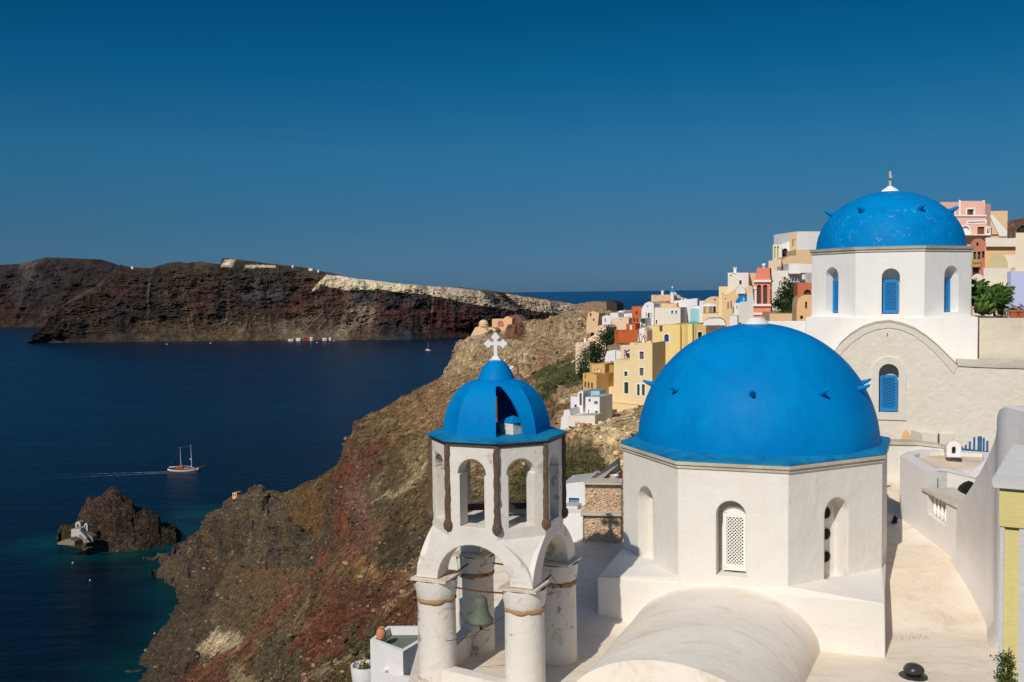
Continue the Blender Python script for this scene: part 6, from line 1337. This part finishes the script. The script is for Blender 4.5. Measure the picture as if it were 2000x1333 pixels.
    # weed at the fold of the terrace, dark tuft behind the drum
    o=empty('weed',TG(1750,1018),'small dry weed growing behind the drum of the large church','plant'); m=MB(); leafy(m,TG(1748,1022)+Vector((0,0,.08)),(.16,.12,.08),160,.04,rr,2.2); m.build('leaves',leafmat('dry_weed',(70,52,44),(40,34,28)),o)
    o=empty('weed',TG(1760,1245),'sparse dry grass stalks along the fold of the terrace','plant'); m=MB()
    for i in range(60):
        p=TG(rr.uniform(1745,1815),1248+rr.gauss(0,3)); q_=p+Vector((rr.uniform(-.05,.05),.02,rr.uniform(.02,.09))); m.tube([p,q_],[.003,.001],3,False)
    m.build('stalks',leafmat('straw',(190,150,90),(140,100,60)),o)
right_side()
def left_side():
    # ---- terrace house with grey-green roofs and clay jar
    z1=-13.4; r=empty('terrace_house',G(760,1300,z1-3),'small white house with grey green terrace roofs below the bell tower','house')
    W1=plaster('terrace_house_white',(236,230,226),(205,195,185),.3,.5,1.0)
    def tub(pts,z,name,dep=.34,th=.17):
        p=[G(x,y,z) for x,y in pts]; n=len(p); c=sum(p,Vector())/n; m=MB(); p0=[Vector((a.x,a.y,0)) for a in p]; inn=offset_poly(p0,th)
        m.prism([at(a,z-9) for a in p0],[at(a,z) for a in p0],cap=False,capb=False); m.add([at(a,z) for a in p0]+[at(a,z) for a in inn]+[at(a,z-dep) for a in inn],[(i,(i+1)%n,(i+1)%n+n,i+n) for i in range(n)]+[(i+n,(i+1)%n+n,(i+1)%n+2*n,i+2*n) for i in range(n)])
        w=m.build(name,W1,r); k=MB(); k.poly([at(a,z-dep+.02) for a in inn]); k.build('roof_surface',GREENROOF,w); return p0
    P_=tub([(723,1249),(787,1273),(872,1222),(757,1223)],z1,'upper_block')
    tub([(738,1316),(786,1278),(871,1226),(871,1333)],z1-.9,'lower_block',.34)
    m=MB(); q=[G(x,y,z1-3.2) for x,y in [(694,1333),(738,1325),(780,1420),(690,1420)]]
    tub([(712,1330),(742,1310),(850,1333),(850,1400),(700,1400)],z1-2.4,'annex',.3)
    # jar
    c=G(744.5,1248,z1); jr=empty('jar',c,'terracotta clay jar on the parapet of the grey green terrace','jar'); TC=plaster('clay_jar',(206,140,92),(176,110,70),.4,.3,4)
    m=MB(); m.lathe(c,[(.001,0),(.13,0),(.15,.03),(.185,.15),(.19,.24),(.17,.33),(.12,.385),(.105,.40),(.125,.43),(.125,.45),(.10,.45),(.09,.40)],28); m.build('body',TC,jr,True); m=MB(); m.lathe(c,[(.001,.40),(.092,.405)],20); m.build('mouth',DARK,jr)
    # round planter
    z2=-14.9; c=G(713,1300,z2); p=empty('planter',c,'round white planter with a spiky green agave at the terrace house','planter'); m=MB(); m.lathe(c,[(.30,-1.2),(.52,-.6),(.58,0),(.58,.02),(.50,.02),(.49,-.12),(.001,-.13)],28,0,2*pi); m.build('bowl',TWH,p,True,40)
    a=empty('agave',c,'spiky yellow green agave growing in the round white planter','plant'); m=MB(); rr=random.Random(9)
    for i in range(46):
        t=rr.uniform(0,2*pi); e=rr.uniform(.3,1.3); d=Vector((math.cos(t)*math.cos(e),math.sin(t)*math.cos(e),math.sin(e))); b=c+Vector((rr.uniform(-.25,.25),rr.uniform(-.25,.25),-.1)); s=d.cross(Vector((0,0,1))).normalized()*.035; L=rr.uniform(.3,.6); m.add([b-s,b+s,b+d*L*.6+s*.8,b+d*L-Vector((0,0,.05)),b+d*L*.6-s*.8],[(0,1,2,3,4)])
    m.build('leaves',leafmat('agave_leaf',(150,150,80),(60,74,34)),a)
    # ---- rubble wall, white steps and small house with blue door right of the tower
    w=empty('stone_wall',TG(1170,1060),'rubble stone retaining wall in two tiers between the bell tower and the large church','wall')
    base=TG(1140,1058); fr=Frame(base,-8)
    def bl(name,x0,y0,x1,y1,n,mat,th=.6,par=w,low=-8):
        a=fr.pix(x0,y0);b=fr.pix(x1,y0); v0=fr.pix(x0,y1)[1] if low is None else low; P2=rect(a[0],v0,b[0],a[1]); m=MB(); m.prism([fr.w(u,v,n-th) for u,v in P2],[fr.w(u,v,n) for u,v in P2]); m.jitter(.0,.2); return m.build(name,mat,par)
    def rough(name,x0,y0,x1,y1,n):
        a=fr.pix(x0,y0);b=fr.pix(x1,y1); U=np.linspace(a[0],b[0],150); V=np.linspace(b[1]-.15,a[1],110); UU,VV=np.meshgrid(U,V)
        # bulging stones from a cellular pattern
        rs=np.random.default_rng(int(y0)); px_=rs.uniform(a[0]-.2,b[0]+.2,620); pv=rs.uniform(b[1]-.4,a[1]+.2,620); d1=np.full(UU.shape,9.);d2=d1.copy()
        for i in range(620):
            d=np.hypot(UU-px_[i],(VV-pv[i])*1.35); nd2=np.minimum(np.maximum(d1,d),d2); d1=np.minimum(d1,d); d2=nd2
        e=np.clip((d2-d1)/.05,0,1); N_=n+.05*e+fbm(UU*1.,VV*1.,UU*0,.2,3,4)*.03
        X=fr.O.x+fr.U.x*UU+fr.N.x*N_; Y=fr.O.y+fr.U.y*UU+fr.N.y*N_
        o=gridmesh(name,X,Y,VV+fr.O.z,RUBBLE,smooth=True); o.data.transform(Matrix.Translation(-wl(w))); o.parent=w
    rough('upper_tier',1141,949,1212,1003,-.25); rough('lower_tier',1139,1005,1212,1062,-.05)
    bl('wall_core',1141.5,948,1214,1060,-.28,RIM,.5)
    bl('ledge',1134,1001.5,1214,1006,.06,RIM,.5,low=None); bl('coping',1139,945,1214,948.5,-.12,RIM,.6,low=None)
    # sloping coping and red bench roof behind
    s=empty('stepped_roof',P3(1180,945,30),'sloping grey coping with salmon red edge behind the rubble wall','roof')
    A_=[P3(1146,944,25),P3(1168,944,25),P3(1212,903,33),P3(1210,893,33)]; m=MB(); m.prism([p-Vector((0,0,.4)) for p in A_],A_); m.build('coping',RIM,s)
    A_=[P3(1170,943,24.9),P3(1190,945,24.9),P3(1214,925,30),P3(1214,910,30)]; m=MB(); m.prism([p-Vector((0,0,.5)) for p in A_],[p-Vector((0,0,.05)) for p in A_]); m.build('brown_floor',plaster('brown_pink_floor',(150,100,86),(120,80,70),.3,.3,1),s)  # floor slab in a brown pink tone
    A_=[P3(1178,946,24.6),P3(1192,946,24.6),P3(1216,932,28),P3(1216,922,28)]; m=MB(); m.prism([p-Vector((0,0,.2)) for p in A_],[p+Vector((0,0,.08)) for p in A_]); m.build('salmon_bench',SAL,s)
    c=P3(1200,946,24.8); o=empty('bucket',c,'small white bucket standing by the salmon bench behind the rubble wall','bucket'); m=MB(); m.lathe(c,[(.001,0),(.08,0),(.11,.22),(.12,.23),(.10,.23),(.075,.04)],18); m.build('pail',TRIM,o,True,40)
    wsm=empty('white_wall',TG(1120,1055),'plain white low wall between the bell tower and the rubble wall','wall'); bl('wall',1100,1003,1139,1060,.02,WHITE2,.5,wsm)
    # small white house with pale blue door
    h=empty('house',P3(1120,1000,60),'small white house with a pale blue door just right of the bell tower belfry','house')
    piece(h,60,-16,[(1098,1040),(1150,1040),(1150,938),(1142,941),(1098,946)],TWH,3,[('d',1111,973,1131.5,989,'lb')],name='wall'); piece(h,59,-16,q4(1096,989,1128,1040),TWH,1.5,[('r',1111,996,1117,1001,'dk')],name='lower_wall')
    piece(h,58.5,-16,[(1118,1008),(1142,1008),(1142,990),(1138,990)],TAN,.8,name='tan_stair'); 
    piece(h,62,-16,vprof(1146,1165,931,938,950),TWH,2,name='small_vault')
left_side()
# ================================================================== BOATS, BUOYS AND FAR SMALL BUILDINGS
def boats():
    c=G(360,922,SEA); L=21.5; T=R(8); fw=Vector((math.cos(T),math.sin(T),0)); sd=Vector((-math.sin(T),math.cos(T),0)); Z=Vector((0,0,1))
    o=empty('sailing_ship',c,'white hulled two masted wooden sailing ship with bare masts motoring to the right','ship')
    W_=lambda a,b,z: c+fw*a+sd*b+Z*z
    hw=flat('hull_white',(232,226,216),.5); wd=flat('ship_wood',(120,66,42),.7); dkm=flat('ship_dark',(44,34,30),.8)
    def hull(z0,z1,mat,name,k0,k1):
        m=MB(); n=24; rows=[]
        for i in range(n+1):
            t=i/n; x=-L/2+L*t*.97; w=2.9*max(.02,(math.sin(pi*min(1,(t*.93+.10)))**.55 if t<.93 else (1-t)/.07*.55)); w=max(.03,w*(1 if t>.06 else .85)); sheer=.9*(2*t-1)**2+.5*max(0,t-.75)
            za=z0+ (sheer if z0>.5 else 0); zb=z1+sheer; rows.append([W_(x,-w*k0,za),W_(x+ .35*t,-w*k1,zb),W_(x+.35*t,w*k1,zb),W_(x,w*k0,za)])
        for r_ in rows: m.v+=[tuple(p) for p in r_]
        for i in range(n):
            for j in range(3): m.f.append((i*4+j,i*4+j+1,(i+1)*4+j+1,(i+1)*4+j))
        m.f.append((3,2,1,0)); m.build(name,mat,o)
    hull(-.6,.55,dkm,'waterline_band',.72,.82); hull(.55,1.75,hw,'hull',.83,.98); hull(1.75,2.0,wd,'rail',.99,1.0)
    m=MB()
    for a,l,w,h,z in ((-3.2,5.2,2.9,1.3,2.1),(3.2,3.6,2.4,.7,2.1)): m.box(W_(a,0,z+h/2),(l,w,h),8)
    m.build('deck_cabin',flat('varnished_cabin',(150,76,40),.5),o)
    m=MB(); m.box(W_(-2.2,0,4.1),(3.6,2.8,.12),8); m.box(W_(-2.2,-1.2,3.6),(3.2,.1,.9),8); m.build('awning',flat('orange_awning',(196,92,44),.8),o); m=MB(); m.box(W_(-8,0,3.6),(3.6,3.2,.1),8); m.build('stern_awning',hw,o)
    m=MB(); m.box(W_(1.6,-1.3,2.65),(3.2,.5,.25),8); m.build('deck_cushion',hw,o); m=MB(); m.box(W_(5.6,-.9,2.75),(2.2,.5,.25),8); m.build('deck_cushion',hw,o)
    for a,h in ((-2.0,17),(5.0,18.5)):
        m=MB(); m.tube([W_(a,0,2),W_(a-.35,0,h)],[.17,.09],8); m.tube([W_(a-.2,-.9,h*.55),W_(a-.2,.9,h*.55)],.06,5); m.tube([W_(a,0,3.6),W_(a-5.2 if a>0 else a-4.6,0,3.9)],.13,6); ms=m.build('mast',hw,o)
        for b in (-2.2,2.2): m=MB(); m.tube([W_(a-.7,b,2.2),W_(a-.35,0,h*.96)],.022,4); m.build('shroud',wm('gy'),ms)
    m=MB(); m.tube([W_(9.6,0,2.9),W_(13.6,0,4.0)],[.16,.07],7); bs=m.build('bowsprit',wd,o)
    for a,b in ((W_(13.5,0,4.0),W_(4.65,0,17.8)),(W_(4.65,0,18),W_(-2.35,0,16.6)),(W_(-2.35,0,16.6),W_(-10.2,0,3))): m=MB(); m.tube([a,b],.022,4); m.build('stay',wm('gy'),bs)
    m=MB(); m.box(W_(4.3,0,8.6),(1.1,.05,.6),8); m.build('flag',flat('pale_flag',(220,226,236),.8),o)
    # wake
    m=MB(); rr=random.Random(3)
    for side in (-1,1):
        for i in range(420):
            t=rr.random()**1.5*72; 
            if rr.random()<t/95: continue
            w=2.4+t*.045+rr.gauss(0,.22+t*.006); p=W_(-10-t,side*w+ (0),.05+.002*(i%5)); l=rr.uniform(.2,1.0)*(1-t/130); d=rr.uniform(.05,.14); m.add([p-fw*l-sd*d,p+fw*l-sd*d*.6,p+fw*l*.8+sd*d,p-fw*l*.9+sd*d*.7],[(0,1,2,3)])
    for i in range(140):
        p=W_(rr.uniform(-11,9),-2.75+rr.gauss(0,.15),.05+.002*(i%5)); m.add([p-fw*.5-sd*.12,p+fw*.5-sd*.1,p+fw*.4+sd*.12,p-fw*.4+sd*.1],[(0,1,2,3)])
    tag(m.build('wake_foam',flat('foam',(170,190,205),.9)),'two thin white foam trails behind the sailing ship','wake',kind='stuff')
    # small sailboat
    c=G(836,685,SEA); o=empty('sailboat',c,'tiny white sailboat with one bare mast near the far island','sailboat'); m=MB(); n=12
    for i in range(n+1):
        t=i/n; x=-5.6+11.2*t; w=1.7*math.sin(pi*min(.98,t*.85+.12))**.7; m.v+= [tuple(c+Vector((x,-w*.7,-.1))),tuple(c+Vector((x,-w,1.5))),tuple(c+Vector((x,w,1.5))),tuple(c+Vector((x,w*.7,-.1)))]
    for i in range(n):
        for j in range(3): m.f.append((i*4+j,i*4+j+1,(i+1)*4+j+1,(i+1)*4+j))
    m.f.append((3,2,1,0)); m.build('hull',hw,o); m=MB(); m.box(c+Vector((-.5,0,1.9)),(5,2,.8)); m.build('cabin',hw,o); m=MB(); m.tube([c+Vector((.6,0,1.5)),c+Vector((.6,0,15.5))],.16,6); m.tube([c+Vector((.6,0,2.8)),c+Vector((-4.4,0,2.9))],.2,6); m.build('mast',hw,o)
    for x,y,col,lab in ((346,1022,(40,40,44),'dark round buoy between the islet and the rocky shore'),(142,1100,(225,225,220),'pale buoy on the dark water in front of the islet'),(302,1238,(214,186,70),'yellow buoy near the rocky shore at the bottom left'),(176,1134,(200,200,196),'small pale buoy on dark water right of the front buoy')):
        c=G(x,y,SEA); s=.55 if y<1030 else .38; b=empty('buoy',c,lab,'buoy'); m=MB(); m.lathe(c,[(.001,-s),(s*.7,-s*.7),(s,0),(s*.7,s*.7),(s*.2,s),(.001,s*1.05)],14); m.build('float',flat('buoy_%d'%x,col,.5),b,True); m=MB(); m.tube([c+Vector((0,0,s*.9)),c+Vector((0,0,s*1.8))],s*.12,6); m.build('ring_post',wm('gy'),b)
    for x,y,lab in ((326,673,'tiny white motorboat off the left shore of the far island'),(411,671,'tiny white motorboat off the middle shore of the far island'),(619,670,'small yellowish boat beside the far harbour'),(652,666.5,'small white boat right of the far harbour')):
        c=G(x,y,SEA); b=empty('motorboat',c,lab,'boat'); m=MB(); P_=[(-2.2,-.9),(1.1,-1),(2.6,0),(1.1,1),(-2.2,.9)]; m.prism([c+Vector((a*.85,d*.7,-.1)) for a,d in P_],[c+Vector((a,d,1.1)) for a,d in P_]); m.build('hull',hw,b); m=MB(); m.box(c+Vector((-.4,0,1.4)),(1.6,1.2,.7)); m.build('cabin',hw,b)
    # harbour and ridge houses on the far island
    k=0
    for x,y,w,h,col,lab in ((583,663.5,8,3,(225,220,212),'white harbour house at the left end of the far port'),(596,662.5,6,4.5,(140,52,44),'dark red harbour house in the far port'),(602,662.8,5,4,(150,60,50),'second dark red harbour house beside a white one'),(608,662.5,5,4,(222,214,205),'white harbour house right of the red ones'),(634,663,8,3,(214,200,180),'beige harbour shed in the far port'),(645,662.5,4,3,(225,220,212),'smallest white harbour shed at the right end of the far port'),(568,664.5,10,2,(200,196,190),'low pale quay building left of the far port')):
        g=G(x,668,SEA-1); D=g.y-6; c=P3(x,y,D); b=empty('harbour_house',c,lab,'house','harbour houses on the far island'); s=D/F; mm=flat('harbour_%d'%k,col,.9); k+=1
        W2,H2=w*s,h*s; m=MB(); m.box(c-Vector((0,0,1)),(W2,8,H2+2)); m.build('wall',mm,b); m=MB(); m.prism([c+Vector((a*W2*.52,d*4.2,H2/2)) for a,d in ((-1,-1),(1,-1),(1,1),(-1,1))],[c+Vector((a*W2*.5,d*1.2,H2/2+1.6)) for a,d in ((-1,-1),(1,-1),(1,1),(-1,1))]); m.build('roof',mm,b)
        m=MB(); m.box(c+Vector((W2*.15,-4.05,-H2*.15)),(1.6,.1,2.6)); m.build('door',wm('dk'),b)
    for x,y,w,lab in ((607,526,9,'white house cluster block on the crest of the far island'),(622,529,4,'small white house right of the crest block'),(572,520,4,'small pale house on the left crest of the far island'),(259,522.5,5,'lone white house on the far left saddle')):
        D=2440 if x>300 else 2500; c=P3(x,y,D); s=D/F; b=empty('ridge_house',c,lab,'house','white houses on the crest of the far island'); m=MB(); m.box(c-Vector((0,0,1.5)),(w*s*.8,8,2.0*s+3)); m.build('wall',TRIM,b); m=MB(); m.box(c+Vector((-w*s*.15,0,1.0*s+.4)),(w*s*.35,6,.9)); m.build('upper_storey',TRIM,b)
        m=MB(); m.box(c+Vector((0,-4.05,-.6)),(1.2,.1,2)); m.build('window',wm('k'),b)
    # chapel on the islet
    c0=G(152,1062,SEA+3); D=c0.y-3
    b=empty('islet_chapel',P3(152,1045,D),'small white chapel with terraces and steps on the left side of the islet','chapel')
    iw=flat('islet_white',(192,184,176),.9,0,.15)
    iw2=flat('islet_beige',(138,124,106),.9,0,.3)
    piece(b,D,-10,vprof(147,157,1019,1024,1046),iw,3,[('a',150,1024,154.5,1034,'dk')],name='nave')
    piece(b,D-3,-10,[(164,1056),(171,1056),(171,1026),(169,1022.5),(166,1022.5),(164,1026)],iw,1.2,[('a',166.3,1026,168.7,1031,'dk')],name='bell_gable')
    piece(b,D-6,-10,[(139,1052),(158,1052),(157,1033),(139,1034)],iw,6,name='terrace',roof=iw2); piece(b,D-9,-10,[(154,1064),(182,1058),(180,1049),(174,1045),(160,1042),(154,1045)],iw2,4,name='platform')
    piece(b,D-13,-10,[(112,1064),(146,1066),(146,1058),(136,1053),(126,1055),(112,1060)],iw2,5,name='landing'); piece(b,D-12,-10,[(152,1038),(155,1036),(169,1051),(167,1054)],iw,1.2,name='stair_parapet')
    b=empty('cliff_house',P3(459,968,470),'tiny orange house against the rock on top of the dark promontory','house'); c=P3(459,968,470)
    piece(b,470,-20,q4(454,963,462,975),PEA,4,[('r',455.3,965,457,970,'k'),('r',459,965,460.6,970,'k')])
boats()
